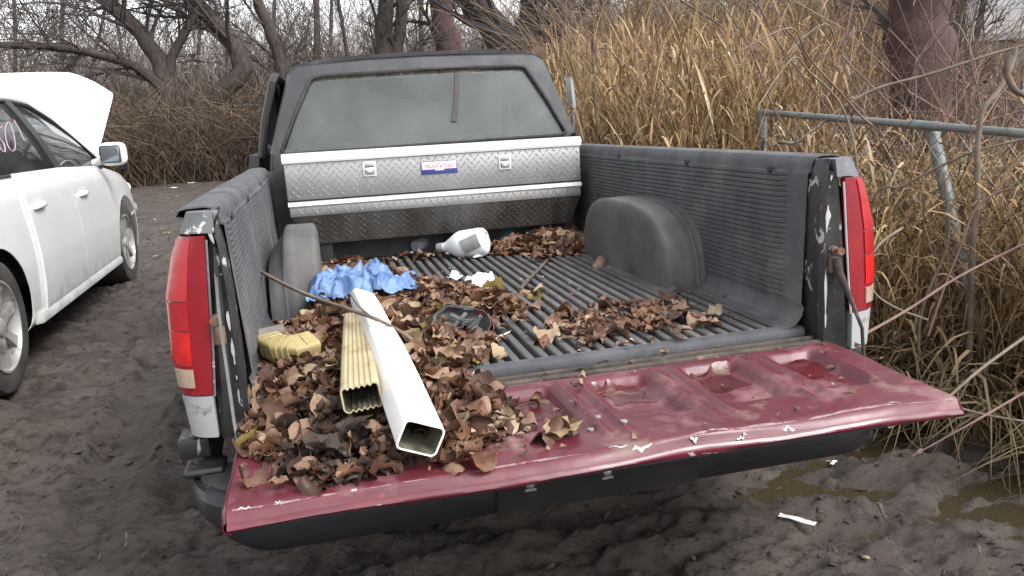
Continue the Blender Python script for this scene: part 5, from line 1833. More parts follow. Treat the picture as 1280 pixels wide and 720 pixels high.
fence = empty('chain_link_fence', (2.3, 1.4, gz(2.3, 1.4)), 'galvanised pipe fence with a leaning post in the dry reeds', 'fence')
f0, f1 = pix(1330, 171, 2.9), pix(948, 140, 4.6)
fa = f1 + (f0 - f1) * .60; fb = f1 + (f0 - f1) * .70
f0 = f1 + (f0 - f1) * 1.7
mk('top_rail', tube([f0, f1 + (f0 - f1) * .5, f1], [.017, .017, .017], 10), M['galv'], fence, smooth=60)
mk('rail_sleeve', tube([fa, fb], [.0205, .0205], 10), M['galv'], fence, smooth=60)
pb = on(1212, 430, 2, .12)
pt = pix(1166, 166, 3.50); pm_ = pix(1196, 300, 3.42)
mk('post', tube([pt, pm_, pm_ + (pm_ - pt) * 1.0 * (pm_[2] - .05) / max(.1, pt[2] - pm_[2]) * .98], [.026, .026, .026], 12), M['galv'], fence, smooth=60)
mk('post_cap', xf(lathe([(.029, -.02), (.029, .0), (.022, .012), (.001, .018)], 14), pt, (0, -math.pi / 2, 0)), M['galv'], fence, smooth=60)
p2t = f1 + (f0 - f1) * .01
mk('post', tube([p2t, (p2t[0], p2t[1], gz(p2t[0], p2t[1]) - .05)], [.03, .03], 10), M['galv'], fence, smooth=60)
# chain-link mesh: woven wires between the rail and the ground
A, Bv = np.array(f0), np.array(f1)
Lf = np.linalg.norm((Bv - A)[:2]); nw = int(Lf / .07)
wires = []
for k in range(nw + 14):
    for sgn in (1, -1):
        pts = []
        for j in range(5):
            v_ = j / 4
            u_ = (k * .07 + sgn * v_ * 1.0 - (0 if sgn > 0 else 0)) / Lf
            if 0 <= u_ <= 1:
                top = A + (Bv - A) * u_
                pts.append((top[0], top[1], top[2] - .02 - v_ * (top[2] - .1)))
        if len(pts) == 5: wires.append(pts)
wires = np.array(wires)
Vw, Fw = vtubes(wires, np.full(wires.shape[:2], .0018), 3)
mk('link_mesh', (Vw, Fw), M['galv'], fence, smooth=None, kind='stuff')
# far fence along the back of the yard
far = empty('far_pipe_fence', tuple(pix(200, 212, 19.0)), 'thin distant pipe fence in front of the thicket', 'fence')
mk('top_rail', tube([pix(120, 140, 19.5), pix(230, 136, 19.2), pix(345, 130, 19)], .026, 6), M['galv'], far, smooth=60)
tpst, bpst = pix(286, 131, 18.6), pix(309, 214, 18.2)
mk('leaning_post', tube([tpst, bpst], .03, 8), M['galv'], far, smooth=60)
for u in (150, 222):
    q = pix(u, 138, 19.4)
    mk('post', tube([q, (q[0], q[1], gz(q[0], q[1]) - .05)], .024, 6), M['galv'], far, smooth=60)

# ================================================================== DRY REEDS
def blades(P0, heights, lean, nseg=6, droop=.5, width=.010):
    """ribbons rising from P0 and bending over"""
    n = len(P0)
    t = np.linspace(0, 1, nseg)[None, :]
    az = rng.uniform(0, 2 * np.pi, n)[:, None]
    le = lean[:, None]; dr = (droop * rng.random(n))[:, None]
    h = heights[:, None]
    hor = h * (le * t + dr * t ** 3)
    z = h * (t - .45 * dr * t ** 3.2)
    P = np.stack([P0[:, 0:1] + np.cos(az) * hor, P0[:, 1:2] + np.sin(az) * hor, P0[:, 2:3] + z], -1)
    sa = az + rng.uniform(.6, 2.5, n)[:, None] + 0 * t
    side = np.stack([np.cos(sa), np.sin(sa), 0 * sa], -1)
    W = width * rng.uniform(.6, 1.5, n)[:, None] * (1 - t ** 2.2 * .95) * (.55 + .45 * np.minimum(1, t * 3))
    return P, W, side


def reeds(n, region, hmin, hmax, wid, leaves=5, stalk=.0045, upright=1.0):
    """returns mesh + rnd attribute for n reed plants scattered by region()"""
    XY = region(n)
    Z = g0(XY[:, 0], XY[:, 1]) - .02
    P0 = np.concatenate([XY, Z[:, None]], 1)
    H = rng.uniform(hmin, hmax, n) * (1 + .15 * fbm(XY[:, 0] * .8, XY[:, 1] * .8, s=121))
    parts, attrs = [], []
    lean = np.abs(rng.normal(0, .13, n))
    P, W, S = blades(P0, H, lean, 7, .25, .01)
    Vt, Ft = vtubes(P, stalk * rng.uniform(.6, 1.3, n)[:, None] * (1 - .7 * np.linspace(0, 1, 7)[None, :]), 3)
    parts.append((Vt, Ft)); pr_ = rng.random(n); attrs.append(np.repeat(pr_, 21))
    # leaves springing from the stalk and drooping
    for k in range(leaves):
        f = rng.uniform(.12, .98, n)
        i = np.clip((f * 6).astype(int), 0, 5); fr_ = (f * 6 - i)[:, None]
        base = P[np.arange(n), i] * (1 - fr_) + P[np.arange(n), i + 1] * fr_
        L = rng.uniform(.25, .75, n) * np.minimum(1, H / 1.6)
        az = rng.uniform(0, 2 * np.pi, n)[:, None]
        t = np.linspace(0, 1, 6)[None, :]
        up = rng.uniform(.25, 1.0, n)[:, None]; dr = rng.uniform(.3, 1.6, n)[:, None]
        hor = L[:, None] * t * rng.uniform(.35, .8, n)[:, None] * upright
        z = L[:, None] * ((up + .3 * (1 - upright)) * t - dr * upright * t ** 2.2)
        Q = np.stack([base[:, 0:1] + np.cos(az) * hor, base[:, 1:2] + np.sin(az) * hor, np.maximum(base[:, 2:3] + z, Z[:, None] + .015)], -1)
        sa = az + np.pi / 2 + rng.normal(0, .5, n)[:, None] + t * rng.normal(0, 1.2, n)[:, None]
        side = np.stack([np.cos(sa), np.sin(sa), .4 * np.sin(sa * 2)], -1)
        Wd = wid * rng.uniform(.5, 1.5, n)[:, None] * (np.minimum(1, t * 4 + .4)) * (1 - .97 * t ** 2)
        parts.append(vribbons(Q, Wd, side)); attrs.append(np.repeat((pr_ * .5 + rng.random(n) * .6) % 1.0, 12))
    V, F = cat_np(parts)
    return V, F, np.concatenate(attrs)


def edge_x(y):
    """near border of the reed bed"""
    return np.interp(y, [-.5, .3, .9, 1.6, 2.6, 4, 6, 9, 14, 18], [2.05, 1.86, 1.62, 1.42, 1.34, 1.42, 1.95, 2.9, 4.4, 5.6])


def reg_near(n):
    y = rng.uniform(-.2, 3.6, n)
    x = edge_x(y) + .06 + np.abs(rng.normal(0, .75, n))
    return np.stack([x, y], -1)


def reg_mid(n):
    y = rng.uniform(2.2, 9.5, n)
    x = edge_x(y) + .05 + rng.random(n) ** 1.3 * (.9 + .42 * (y - 2.2))
    return np.stack([x, y], -1)


def reg_far(n):
    y = rng.uniform(7.0, 15.0, n)
    x = edge_x(y) + rng.random(n) * 6.5
    return np.stack([x, y], -1)


rV, rF, rA = reeds(3300, reg_near, .40, 1.12, .010, 6, stalk=.0036)
mk('near_dry_reeds', (rV, rF), M['reed'], smooth=None, kind='stuff', attr=rA, label='dense golden dry reeds standing along the pipe fence', cat='reeds')
rV, rF, rA = reeds(4600, reg_mid, 1.0, 1.85, .014, 6, upright=.55)
mk('dry_reeds', (rV, rF), M['reed'], smooth=None, kind='stuff', attr=rA, label='tall dry reed bed beside the pickup', cat='reeds')
rV, rF, rA = reeds(3000, reg_far, 1.3, 2.2, .015, 5, stalk=.006, upright=.5)
mk('far_dry_reeds', (rV, rF), M['reed'], smooth=None, kind='stuff', attr=rA, label='hazy tan reeds at the back of the reed bed', cat='reeds')


# long bent blades arching over each other at the front of the reeds
nb_ = 900
XYb = np.concatenate([reg_near(650), reg_mid(250)])
XYb[:, 0] += np.where(XYb[:, 1] > .2, .45, .1)
P0b = np.concatenate([XYb, (g0(XYb[:, 0], XYb[:, 1]) - .02)[:, None]], 1)
Pb, Wb, Sb = blades(P0b, rng.uniform(.8, 1.55, nb_), rng.uniform(.1, .6, nb_), 9, 1.1, .011)
okb = ~((Pb[:, :, 0] < 1.02) & (Pb[:, :, 1] > -.6)).any(1)
Pb, Wb, Sb = Pb[okb], Wb[okb], Sb[okb]; nb_ = len(Pb)
bV, bF = vribbons(Pb, Wb, Sb)
mk('arching_reed_blades', (bV, bF), M['reed'], smooth=None, kind='stuff', attr=np.repeat((rng.random(nb_) * .5 + .8) % 1, 18), label='long pale reed blades bent over along the fence', cat='reeds')

# fallen and matted grass along the foot of the reeds
def mat_grass(n):
    y = rng.uniform(-.3, 4.0, n)
    x = edge_x(y) - .10 + np.abs(rng.normal(0, .45, n)) - .12 * rng.random(n)
    z = g0(x, y) + rng.random(n) * .10 * np.clip((x - edge_x(y) + .1) / .3, .1, 1)
    t = np.linspace(0, 1, 6)[None, :]
    az = rng.uniform(0, 2 * np.pi, n)[:, None] + rng.normal(0, .5, n)[:, None] * t
    L = rng.uniform(.15, .55, n)[:, None]
    hor = L * t
    zz = z[:, None] + rng.uniform(.0, .22, n)[:, None] * np.sin(t * np.pi) * L / .4 + .015
    Q = np.stack([x[:, None] + np.cos(az) * hor, y[:, None] + np.sin(az) * hor, zz], -1)
    sa = az + np.pi / 2
    side = np.stack([np.cos(sa), np.sin(sa), rng.normal(0, .5, n)[:, None] + 0 * sa], -1)
    W = .011 * rng.uniform(.4, 1.4, n)[:, None] * (1 - .95 * t ** 2)
    V, F = vribbons(Q, W, side)
    return V, F, np.repeat(rng.random(n), 12)


mV, mF, mA = mat_grass(7000)
mk('matted_grass', (mV, mF), M['mat_grass'], smooth=None, kind='stuff', attr=mA, label='matted fallen dry grass at the foot of the reeds', cat='grass')

# long arching canes and stems that lean out of the reeds, each from the ground up
def spline(P, n=5):
    P = np.asarray(P, float)
    t = np.linspace(0, len(P) - 1, (len(P) - 1) * n + 1)
    i = np.clip(t.astype(int), 0, len(P) - 2); f = (t - i)[:, None]
    pm = lambda q: P[np.clip(i + q, 0, len(P) - 1)]
    return .5 * ((2 * pm(0)) + (-pm(-1) + pm(1)) * f + (2 * pm(-1) - 5 * pm(0) + 4 * pm(1) - pm(2)) * f * f + (-pm(-1) + 3 * pm(0) - 3 * pm(1) + pm(2)) * f ** 3)


stems = [
    # (label, material, radius px-independent metres, [(u, v, depth)...])
    ('thick pale bent reed stem arching above the pipe rail', 'vine', (.010, .006), [(965, 200, 4.2), (1000, 176, 4.1), (1080, 118, 4.0), (1165, 92, 3.9), (1260, 62, 3.8), (1330, 50, 3.7)]),
    ('grey vine twisting up across the pipe rail', 'vine', (.012, .009), [(1215, 330, 3.1), (1222, 250, 3.1), (1222, 190, 3.1), (1228, 140, 3.1), (1245, 118, 3.1), (1262, 88, 3.1), (1270, 60, 3.1)]),
    ('dark curled vine hooked over the grey vine', 'stick', (.013, .010), [(1262, 70, 3.0), (1258, 88, 3.0), (1268, 112, 3.0), (1290, 122, 3.0)]),
    ('long pale bent reed leaning from the fence post to the ground', 'vine', (.006, .004), [(1090, 262, 3.4), (1130, 232, 3.3), (1185, 203, 3.2), (1230, 186, 3.1), (1290, 172, 3.0)]),
    ('looped pale stem curving round the right tail light', 'vine', (.005, .004), [(1128, 285, 2.9), (1100, 305, 2.85), (1084, 335, 2.8), (1092, 365, 2.8), (1120, 385, 2.8), (1160, 400, 2.8)]),
    ('reddish cane slanting down across the matted grass', 'cane', (.005, .004), [(1040, 440, 2.5), (1130, 390, 2.6), (1200, 345, 2.7), (1290, 300, 2.8)]),
    ('reddish cane reaching out over the mud', 'cane', (.0035, .002), [(1290, 485, 2.3), (1230, 520, 2.2), (1180, 548, 2.2), (1140, 570, 2.2)]),
    ('grey cane crossing the reddish cane over the mud', 'vine', (.005, .003), [(1290, 415, 2.4), (1225, 462, 2.3), (1170, 508, 2.25), (1110, 535, 2.2)]),
    ('thin brown cane trailing from the reeds to the tailgate corner', 'stick', (.004, .003), [(1165, 495, 2.2), (1200, 510, 2.25), (1240, 520, 2.3), (1290, 528, 2.4)]),
    ('red upright cane among the reeds beside the tail light', 'cane', (.005, .004), [(1160, 420, 3.0), (1180, 360, 3.0), (1200, 310, 3.0), (1222, 258, 3.0), (1262, 236, 3.0), (1290, 250, 3.0)]),
    ('pale straight reed stem standing in front of the post', 'vine', (.006, .004), [(1150, 400, 3.2), (1180, 320, 3.2), (1186, 290, 3.2), (1180, 215, 3.2)]),
    ('dark dead sapling standing in the reeds', 'stick', (.02, .012), [(905, 215, 5.5), (922, 160, 5.5), (928, 118, 5.5), (940, 60, 5.5), (950, 0, 5.5), (955, -40, 5.5)]),
    ('reddish leaning cane above the bed rail', 'cane', (.008, .005), [(1030, 150, 5.0), (1040, 100, 5.0), (1055, 55, 5.0), (1068, -10, 5.0)]),
    ('thin dark branch arching down over the reeds', 'stick', (.010, .005), [(850, 0, 6.0), (895, 28, 6.0), (925, 55, 6.0), (960, 70, 6.0), (1010, 78, 6.0)]),
    ('bare brown twig leaning across the reeds behind the wheel arch', 'stick', (.008, .005), [(740, 60, 6.5), (752, 95, 6.5), (785, 130, 6.4), (825, 170, 6.3), (850, 195, 6.2)]),
    ('pale reed bent over in an arch behind the bed', 'vine', (.006, .004), [(862, 86, 5.5), (890, 70, 5.5), (925, 62, 5.5), (960, 66, 5.5), (1000, 84, 5.5)]),
]
rc = random.Random(23)
for k in range(16):
    u0, d_ = rc.uniform(1010, 1290), rc.uniform(3.3, 5.6)
    u1 = u0 + rc.uniform(-150, 150)
    v1 = rc.uniform(-30, 110)
    stems.append(('thin bare cane tangled among the reeds above the pipe rail', rc.choice(('vine', 'cane', 'vine', 'stick')), (rc.uniform(.004, .008), .003),
                  [(u0, rc.uniform(180, 240), d_), (u0 * .7 + u1 * .3 + rc.uniform(-15, 15), 140, d_), (u0 * .35 + u1 * .65 + rc.uniform(-25, 25), 60 + v1 * .4, d_ - .1), (u1, v1, d_ - .2), (u1 + (u1 - u0) * .5, v1 + rc.uniform(-10, 60), d_ - .3)]))
for lab, mname, rr_, pts in stems:
    W3 = [pix(*q) for q in pts]
    gr_ = float(g0(W3[0][0], W3[0][1]))
    if 'arching down' not in lab and 'hooked' not in lab and 'over the mud' not in lab and 'tailgate corner' not in lab and 'matted grass' not in lab and 'tail light' not in lab and W3[0][2] - gr_ > .2:
        W3.insert(0, np.array([W3[0][0] + .06, W3[0][1] + .05, gr_ - .02]))      # rooted in the ground
    P = spline(W3)
    mk('bare_cane', tube(P, np.linspace(rr_[0], rr_[1], len(P)), 7), M[mname], smooth=60, label=lab, cat='cane', group='canes leaning out of the reeds')

# ================================================================== TREES
def grow(P, Rr, k, lr, spread, up, tmin=.25, S=6, rfac=.5, wob=.12, gravity=0.0):
    """children of many parent branches at once"""
    N, Sp, _ = P.shape
    idx = np.repeat(np.arange(N), k)
    n = len(idx)
    f = rng.uniform(tmin, .98, n) * (Sp - 1)
    i = np.clip(f.astype(int), 0, Sp - 2); fr_ = (f - i)[:, None]
    base = P[idx, i] * (1 - fr_) + P[idx, i + 1] * fr_
    rad = Rr[idx, i] * (1 - fr_[:, 0]) + Rr[idx, i + 1] * fr_[:, 0]
    T = P[idx, i + 1] - P[idx, i]; T /= np.linalg.norm(T, axis=1, keepdims=True)
    plen = np.linalg.norm(np.diff(P, axis=1), axis=2).sum(1)[idx]
    rd = rng.normal(size=(n, 3)); rd -= T * (rd * T).sum(1, keepdims=True); rd /= np.linalg.norm(rd, axis=1, keepdims=True)
    a = rng.uniform(spread * .6, spread * 1.3, n)[:, None]
    D = T * np.cos(a) + rd * np.sin(a); D[:, 2] += up; D /= np.linalg.norm(D, axis=1, keepdims=True)
    L = plen * lr * rng.uniform(.6, 1.25, n) * (1 - .35 * f / (Sp - 1))
    pts = [base]
    d = D
    for s in range(S - 1):
        d = d + wob * rng.normal(size=(n, 3)); d[:, 2] += up * .15 - gravity; d /= np.linalg.norm(d, axis=1, keepdims=True)
        pts.append(pts[-1] + d * (L / (S - 1))[:, None])
    C_ = np.stack(pts, 1)
    r0 = np.minimum(rad * .8, rad * rfac + .002)
    RR = r0[:, None] * (1 - .75 * np.linspace(0, 1, S)[None, :])
    return C_, RR


def tree(name, label, trunks, bark='bark', levels=((9, .55, .8, .15), (6, .5, .8, .1), (5, .5, .7, .05)), group=None, rmin=.0035, gravity=0.0, tmin=.25):
    """trunks: list of (path, radii) - first is the main stem"""
    trunks = [(list(map(np.array, p)), [q * (FAR * .92 if np.linalg.norm(p[0] - CAMP) > 12 else .82) for q in r_]) for p, r_ in trunks]
    for p, r_ in trunks[:1]:
        gp0 = np.array([p[0][0] + .1, p[0][1], float(g0(p[0][0], p[0][1])) - .1])
        if p[0][2] - gp0[2] < .9: p[0] = gp0
        else: p.insert(0, gp0)
    base = np.array(trunks[0][0][0])
    e = empty(name, tuple(base), label, 'tree', group)
    tv = []
    curves = []
    for path, rad in trunks:
        P = spline(path, 3)
        r_ = np.interp(np.linspace(0, 1, len(P)), np.linspace(0, 1, len(rad)), rad)
        Pn = P + .25 * r_[:, None] * np.stack([fbm(np.arange(len(P)) * .7, 1.0, s=131), fbm(np.arange(len(P)) * .7, 5.0, s=137), 0 * r_], -1)
        tv.append(tube(Pn, r_ * (1 + .05 * fbm(np.arange(len(P)) * .5, 2.0, s=141)), 10))
        ii = np.linspace(0, len(Pn) - 1, 8).round().astype(int)
        curves.append((Pn[ii][None], r_[ii][None]))
    mk('trunk', join(*tv), M[bark], e, smooth=70)
    P = np.concatenate([c[0] for c in curves]); Rr = np.concatenate([c[1] for c in curves])
    parts = []
    for li, (k, lr, sp, up) in enumerate(levels):
        P, Rr = grow(P, Rr, k, lr, sp, up, tmin=tmin if li == 0 else .15, rfac=.24 if li == 0 else .5, gravity=gravity)
        Rr = np.maximum(Rr, rmin)
        parts.append(vtubes(P, Rr, 5 if li == 0 else 3))
    V, F = cat_np(parts)
    mk('crown', (V, F), M['twig'], e, smooth=None)
    return e


FAR = 1.5


def px_path(pts):
    return [pix(u, v, d * (FAR if d > 9.5 else 1)) for u, v, d in pts]


LV = ((13, .5, .8, .12), (8, .5, .8, .08), (7, .5, .75, .04))
# the sprawling tree at the back left, several stems from one stool
d0 = 13.0
tree('sprawling_tree', 'dark many-stemmed bare tree sprawling behind the white sedan',
     [(px_path([(232, 205, d0), (222, 160, d0), (207, 110, d0), (196, 70, d0), (165, 30, d0), (130, -5, d0), (95, -60, d0)]), (.20, .18, .165, .14, .125, .10)),
      (px_path([(215, 135, d0), (190, 98, d0 - .2), (150, 76, d0 - .5), (90, 62, d0 - .8), (30, 57, d0 - 1.2), (-60, 56, d0 - 1.5)]), (.10, .085, .073, .065, .055, .04)),
      (px_path([(207, 112, d0), (215, 72, d0), (230, 40, d0), (248, 10, d0), (262, -50, d0)]), (.10, .085, .072, .06, .045)),
      (px_path([(236, 190, d0 + .3), (262, 130, d0 + .3), (302, 84, d0 + .3), (280, 40, d0 + .3), (252, 12, d0 + .3), (228, -20, d0 + .3), (200, -90, d0 + .3)]), (.18, .17, .165, .15, .13, .10))],
     levels=((14, .55, .9, .10), (9, .5, .8, .05), (8, .5, .75, .02)), rmin=.006, gravity=.025, tmin=.3)
tree('slim_leaning_tree', 'slim grey tree leaning over the pickup roof from the left',
     [(px_path([(372, 175, 14), (356, 110, 14), (345, 60, 14), (330, 20, 14), (315, -20, 14), (295, -90, 14)]), (.15, .13, .12, .11, .10, .07))], levels=LV)
tree('pair_of_stems_tree', 'dark upright twin-stemmed tree above the pickup roof',
     [(px_path([(478, 190, 13), (480, 110, 13), (478, 50, 13), (483, 0, 13), (488, -80, 13)]), (.17, .16, .15, .14, .11)),
      (px_path([(484, 150, 13), (492, 90, 13), (500, 20, 13), (510, -80, 13)]), (.12, .11, .10, .08))], levels=LV)
tree('ivy_brown_tree', 'reddish brown thick upright trunk behind the pickup cab',
     [(px_path([(566, 190, 14), (562, 110, 14), (556, 50, 14), (550, 0, 14), (545, -90, 14)]), (.26, .24, .23, .21, .17))], bark='bark_red', levels=LV)
tree('leaning_thick_tree', 'thick dark leaning trunk behind the right of the cab',
     [(px_path([(660, 190, 11.5), (648, 110, 11.5), (636, 62, 11.5), (610, 25, 11.5), (580, -10, 11.5), (540, -70, 11.5)]), (.32, .30, .27, .23, .2, .15)),
      (px_path([(650, 110, 11.5), (652, 60, 11.5), (662, 10, 11.5), (670, -60, 11.5)]), (.24, .20, .17, .14))], levels=LV)
tree('brown_trunk_tree', 'straight brown trunk standing just behind the reeds',
     [(px_path([(706, 200, 10.5), (702, 110, 10.5), (698, 50, 10.5), (700, 0, 10.5), (704, -90, 10.5)]), (.20, .19, .18, .17, .14))], bark='bark_red', levels=LV)
tree('maroon_trunk_tree', 'broad maroon trunk behind the pipe fence and reeds',
     [(px_path([(1150, 250, 6.6), (1150, 130, 6.6), (1148, 60, 6.6), (1150, 0, 6.6), (1152, -90, 6.6)]), (.31, .30, .30, .30, .27))], bark='bark_red', levels=((6, .4, .9, .1), (6, .5, .8, .08), (5, .5, .75, .04)), tmin=.5)
rt = random.Random(11)
kinds = ['thin bare sapling standing in the thicket', 'thin forked grey sapling at the back of the thicket', 'slender bare tree among the far trunks']
spots = [(20, 17, .05), (75, 19, .06), (110, 16, .04), (285, 18, .07), (395, 17, .09), (410, 20, .06), (440, 16, .05), (525, 18, .06), (600, 19, .07), (745, 14, .05), (775, 16, .06), (820, 15, .05), (860, 17, .06), (905, 15, .05), (1000, 13, .06), (1060, 12, .06), (1085, 15, .07), (1205, 9.0, .05), (335, 21, .07), (245, 22, .06), (160, 21, .06), (505, 22, .06), (690, 20, .06), (-20, 15, .06)]
for i, (u, d, r_) in enumerate(spots):
    lean = rt.uniform(-40, 40)
    pa = [(u - lean * .4, 195, d), (u, 110, d), (u + lean * .5, 30, d), (u + lean, -60, d), (u + lean * 1.2, -180, d)]
    tree('bare_sapling', kinds[i % 3], [(px_path(pa), (r_, r_ * .9, r_ * .8, r_ * .65, r_ * .4))], bark='bark',
         levels=((14, .4, .7, .15), (7, .5, .7, .08), (6, .5, .7, .04)), group=('thin bare saplings', 'forked grey saplings', 'slender far trees')[i % 3], rmin=.0055, tmin=.08)

# the thicket: tangled stems, uncountable
def thicket(n, region, hmin, hmax, rad, arch=.6):
    XY = region(n)
    z0 = g0(XY[:, 0], XY[:, 1]) - .05
    t = np.linspace(0, 1, 6)[None, :]
    az = rng.uniform(0, 2 * np.pi, n)[:, None] + rng.normal(0, .6, n)[:, None] * t
    H = rng.uniform(hmin, hmax, n)[:, None]
    hor = H * (rng.uniform(.05, arch, n)[:, None] * t + rng.uniform(0, arch, n)[:, None] * t ** 2)
    zz = z0[:, None] + H * (t - rng.uniform(0, .55, n)[:, None] * t ** 2.5) + .05 * rng.normal(size=(n, 6))
    P = np.stack([XY[:, 0:1] + np.cos(az) * hor, XY[:, 1:2] + np.sin(az) * hor, zz], -1)
    P += .06 * rng.normal(size=P.shape)
    V, F = vtubes(P, rad * rng.uniform(.5, 1.6, n)[:, None] * (1 - .6 * t), 3)
    return V, F, np.repeat(rng.random(n), 18)


def reg_thick(n):
    y = 16.4 + rng.random(n) ** 1.2 * 6
    x = rng.uniform(-11, 8, n) * (1 + (y - 14) * .03)
    return np.stack([x, y], -1)


def reg_far_wood(n):
    y = rng.uniform(22, 42, n)
    x = rng.uniform(-26, 30, n)
    return np.stack([x, y], -1)


tV, tF, tA = thicket(24000, reg_thick, .7, 2.5, .011)
mk('thicket', (tV, tF), M['scrub'], smooth=None, kind='stuff', attr=tA, label='tangled brown thicket along the back of the yard', cat='thicket')
tV, tF, tA = thicket(13000, reg_far_wood, 1.0, 3.2, .016, .4)
mk('far_wood', (tV, tF), M['scrub'], smooth=None, kind='stuff', attr=tA, label='hazy bare wood on the far slope', cat='wood')


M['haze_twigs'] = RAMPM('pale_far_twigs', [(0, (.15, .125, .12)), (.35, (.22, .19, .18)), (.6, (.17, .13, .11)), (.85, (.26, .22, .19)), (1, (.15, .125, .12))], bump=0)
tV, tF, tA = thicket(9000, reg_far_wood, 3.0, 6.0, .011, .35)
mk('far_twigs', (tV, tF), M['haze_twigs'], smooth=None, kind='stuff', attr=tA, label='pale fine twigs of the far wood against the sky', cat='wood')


def reg_back_right(n):
    y = rng.uniform(9, 18, n)
    x = edge_x(y) + .3 + rng.random(n) * 12
    return np.stack([x, y], -1)


M['brush_mix'] = RAMPM('brush_mix', [(0, (.15, .10, .065)), (.25, (.24, .165, .09)), (.5, (.16, .115, .10)), (.75, (.28, .20, .115)), (1, (.20, .14, .12))], bump=0)
tV, tF, tA = thicket(15000, reg_back_right, 1.8, 4.6, .0075, .45)
mk('brushwood', (tV, tF), M['brush_mix'], smooth=None, kind='stuff', attr=tA, label='grey brushwood rising behind the reeds', cat='thicket')

def reg_bramble(n):
    y = rng.uniform(2.2, 6.0, n)
    x = 1.9 + (y - 1.5) * .35 + rng.random(n) * 2.6
    return np.stack([x, y], -1)


M['bramble'] = RAMPM('bramble_canes', [(0, (.10, .055, .05)), (.35, (.17, .095, .085)), (.6, (.24, .18, .13)), (.85, (.11, .08, .07)), (1, (.20, .10, .09))], bump=0)
tV, tF, tA = thicket(900, reg_bramble, 1.1, 2.3, .0045, .55)
mk('bramble_tangle', (tV, tF), M['bramble'], smooth=None, kind='stuff', attr=tA, label='tangle of reddish bare brambles above the pipe fence', cat='brambles')

# ================================================================== PALE BUILDING BEHIND THE REEDS
hb = empty('white_shed', tuple(pix(1330, 230, 12)), 'white sided shed with grey fascia behind the reeds', 'building')
c = pix(1214, 0, 12.0); gxx, gyy = c[0], c[1]
zb_ = g0(gxx, gyy)
W_ = 4.2
def shedbox(x0, x1, y0, y1, z0, z1):
    V, F = box(x0, x1, y0, y1, z0, z1)
    a = R(-38)
    return np.stack([gxx + V[:, 0] * math.cos(a) - V[:, 1] * math.sin(a), gyy + V[:, 0] * math.sin(a) + V[:, 1] * math.cos(a), zb_ + V[:, 2]], -1), F
zf_ = pix(1240, 47, 12.2)[2] - zb_
mk('wall', shedbox(0, W_, 0, 3.2, -.1, zf_ - .05), M['galv'], hb, smooth=None)
mk('fascia', shedbox(-.10, W_ + .1, -.06, 3.3, zf_ - .06, zf_ + .04), M['roof_grey'], hb, smooth=None)
for k in range(9):
    mk('siding_board', shedbox(.02, W_ - .02, .05, 3.1, zf_ + .045 + k * .16, zf_ + .198 + k * .16), M['wall_white'], hb, smooth=None)
mk('corner_board', shedbox(-.05, .06, .02, .12, zf_ + .041, zf_ + 1.5), M['roof_grey'], hb, smooth=None)
mk('roof', shedbox(-.3, W_ + .3, -.3, 3.5, zf_ + 1.5, zf_ + 1.62), M['roof_grey'], hb, smooth=None)
for k in range(2):
    w_ = mk('window', shedbox(.7 + k * 1.7, 1.5 + k * 1.7, -.03, .02, .6, zf_ - .35), M['white_trim'], hb, smooth=None)
    mk('pane', shedbox(.76 + k * 1.7, 1.44 + k * 1.7, -.04, -.02, .66, zf_ - .41), M['mirror_glass'], w_, smooth=None)

# ================================================================== MUD CLODS AND STRAW
phi = (1 + 5 ** .5) / 2
ico = np.array([(-1, phi, 0), (1, phi, 0), (-1, -phi, 0), (1, -phi, 0), (0, -1, phi), (0, 1, phi), (0, -1, -phi), (0, 1, -phi), (phi, 0, -1), (phi, 0, 1), (-phi, 0, -1), (-phi, 0, 1)]) / 1.9
icf = np.array([(0, 11, 5), (0, 5, 1), (0, 1, 7), (0, 7, 10), (0, 10, 11), (1, 5, 9), (5, 11, 4), (11, 10, 2), (10, 7, 6), (7, 1, 8), (3, 9, 4), (3, 4, 2), (3, 2, 6), (3, 6, 8), (3, 8, 9), (4, 9, 5), (2, 4, 11), (6, 2, 10), (8, 6, 7), (9, 8, 1)])
nc = 9000
ccx = rng.uniform(-3.6, 2.6, nc); ccy = -.4 + 9.0 * rng.random(nc) ** 1.6
kp = (fbm(ccx * 2.2, ccy * 2.2, s=151) + .35 * rng.normal(size=nc)) > -.05
ccx, ccy = ccx[kp], ccy[kp]; nc = len(ccx)
sz = np.clip(np.exp(rng.normal(-5.1, .5, nc)), .002, .018)
jit = ico[None] * (1 + .35 * rng.normal(size=(nc, 12, 1))) * np.array([1.3, 1.3, .5])[None, None]
rz = rand_rot(nc, .4)
Vc = np.einsum('nij,nkj->nki', rz, jit * sz[:, None, None]) + np.stack([ccx, ccy, ground_z(ccx, ccy) + sz * .12], -1)[:, None, :]
Fc = (np.arange(nc) * 12)[:, None, None] + icf[None]
mk('mud_clods', (Vc.reshape(-1, 3), Fc.reshape(-1, 3)), ground.data.materials[0], smooth=None, kind='stuff', label='loose dark clods lying on the mud', cat='mud')
ns = 1500
sxx = rng.uniform(-3.4, 2.2, ns); syy = -.3 + 9 * rng.random(ns) ** 1.5
sxx[:700] = edge_x(syy[:700]) - np.abs(rng.normal(0, .35, 700))
t5 = np.linspace(-.5, .5, 4)[None, :]
azs = rng.uniform(0, np.pi, ns)[:, None] + .4 * t5 * rng.normal(size=(ns, 1))
Ls = rng.uniform(.015, .09, ns)[:, None]
Qx, Qy = sxx[:, None] + np.cos(azs) * Ls * t5, syy[:, None] + np.sin(azs) * Ls * t5
Q = np.stack([Qx, Qy, ground_z(Qx, Qy) + .006], -1)
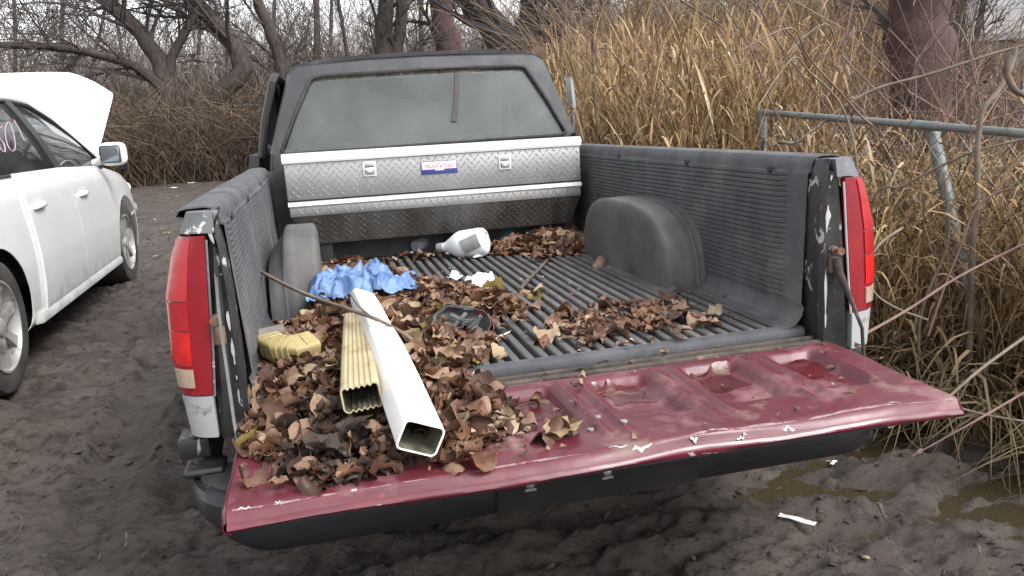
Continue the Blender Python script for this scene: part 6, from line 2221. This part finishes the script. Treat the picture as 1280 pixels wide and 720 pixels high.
sd = np.stack([-np.sin(azs), np.cos(azs), 0 * azs], -1)
sV, sF = vribbons(Q, np.full((ns, 4), .0035) * rng.uniform(.5, 1.6, (ns, 1)), sd)
mk('straw_bits', (sV, sF), M['scrub'], smooth=None, kind='stuff', attr=np.repeat(rng.random(ns), 8), label='bits of straw and twig trodden into the mud', cat='straw')

# ================================================================== LITTER ON THE GROUND
def scrap(u, v, L, w, mat, label, yaw_, group=None, seed=0, name='litter_scrap'):
    p = on(u, v, 2, 0.0)
    for _ in range(6):
        p = on(u, v, 2, gz(p[0], p[1]))
    Vs, Fs = crumpled(10, 6, p[0], p[1], L, w, .004, 600 + seed, yaw_, min(.012, w * .3), 20)
    Vs[:, 2] += p[2] + .012
    mk(name, thick((Vs, Fs), .0012), mat, smooth=50, label=label, cat='litter', group=group)


scrap(997, 654, .11, .022, M['paper'], 'long white plastic strip lying in the mud under the tailgate', R(-52))
scrap(1042, 582, .045, .014, M['paper'], 'narrow white sliver in the mud near the reeds', R(35), seed=1)
scrap(1150, 568, .045, .016, M['paper'], 'white folded scrap in the mud beneath the canes', R(30), seed=2)
for k, (u, v) in enumerate(((980, 577), (1035, 580), (1085, 620), (1135, 665), (1082, 702), (735, 620), (720, 628))):
    scrap(u, v, rt.uniform(.012, .022), rt.uniform(.006, .010), M['leaf_pale'], 'tiny pale scrap trodden into the mud behind the pickup', rt.uniform(0, 3), 'tiny scraps in the mud', 10 + k)
for k in range(16):
    u, v = rt.uniform(150, 310), rt.uniform(222, 238)
    scrap(u, v, rt.uniform(.10, .34), rt.uniform(.06, .14), M['paper'], 'pale rubbish scattered at the foot of the thicket', rt.uniform(0, 3), 'rubbish by the thicket', 40 + k)
for k in range(14):
    u, v = rt.uniform(20, 240), rt.uniform(225, 330)
    if u < 180: u = rt.uniform(180, 240)
    scrap(u, v, rt.uniform(.03, .09), rt.uniform(.02, .05), M['leaf_pale'], 'small tan scrap on the mud between sedan and pickup', rt.uniform(0, 3), 'scraps between the vehicles', 80 + k)
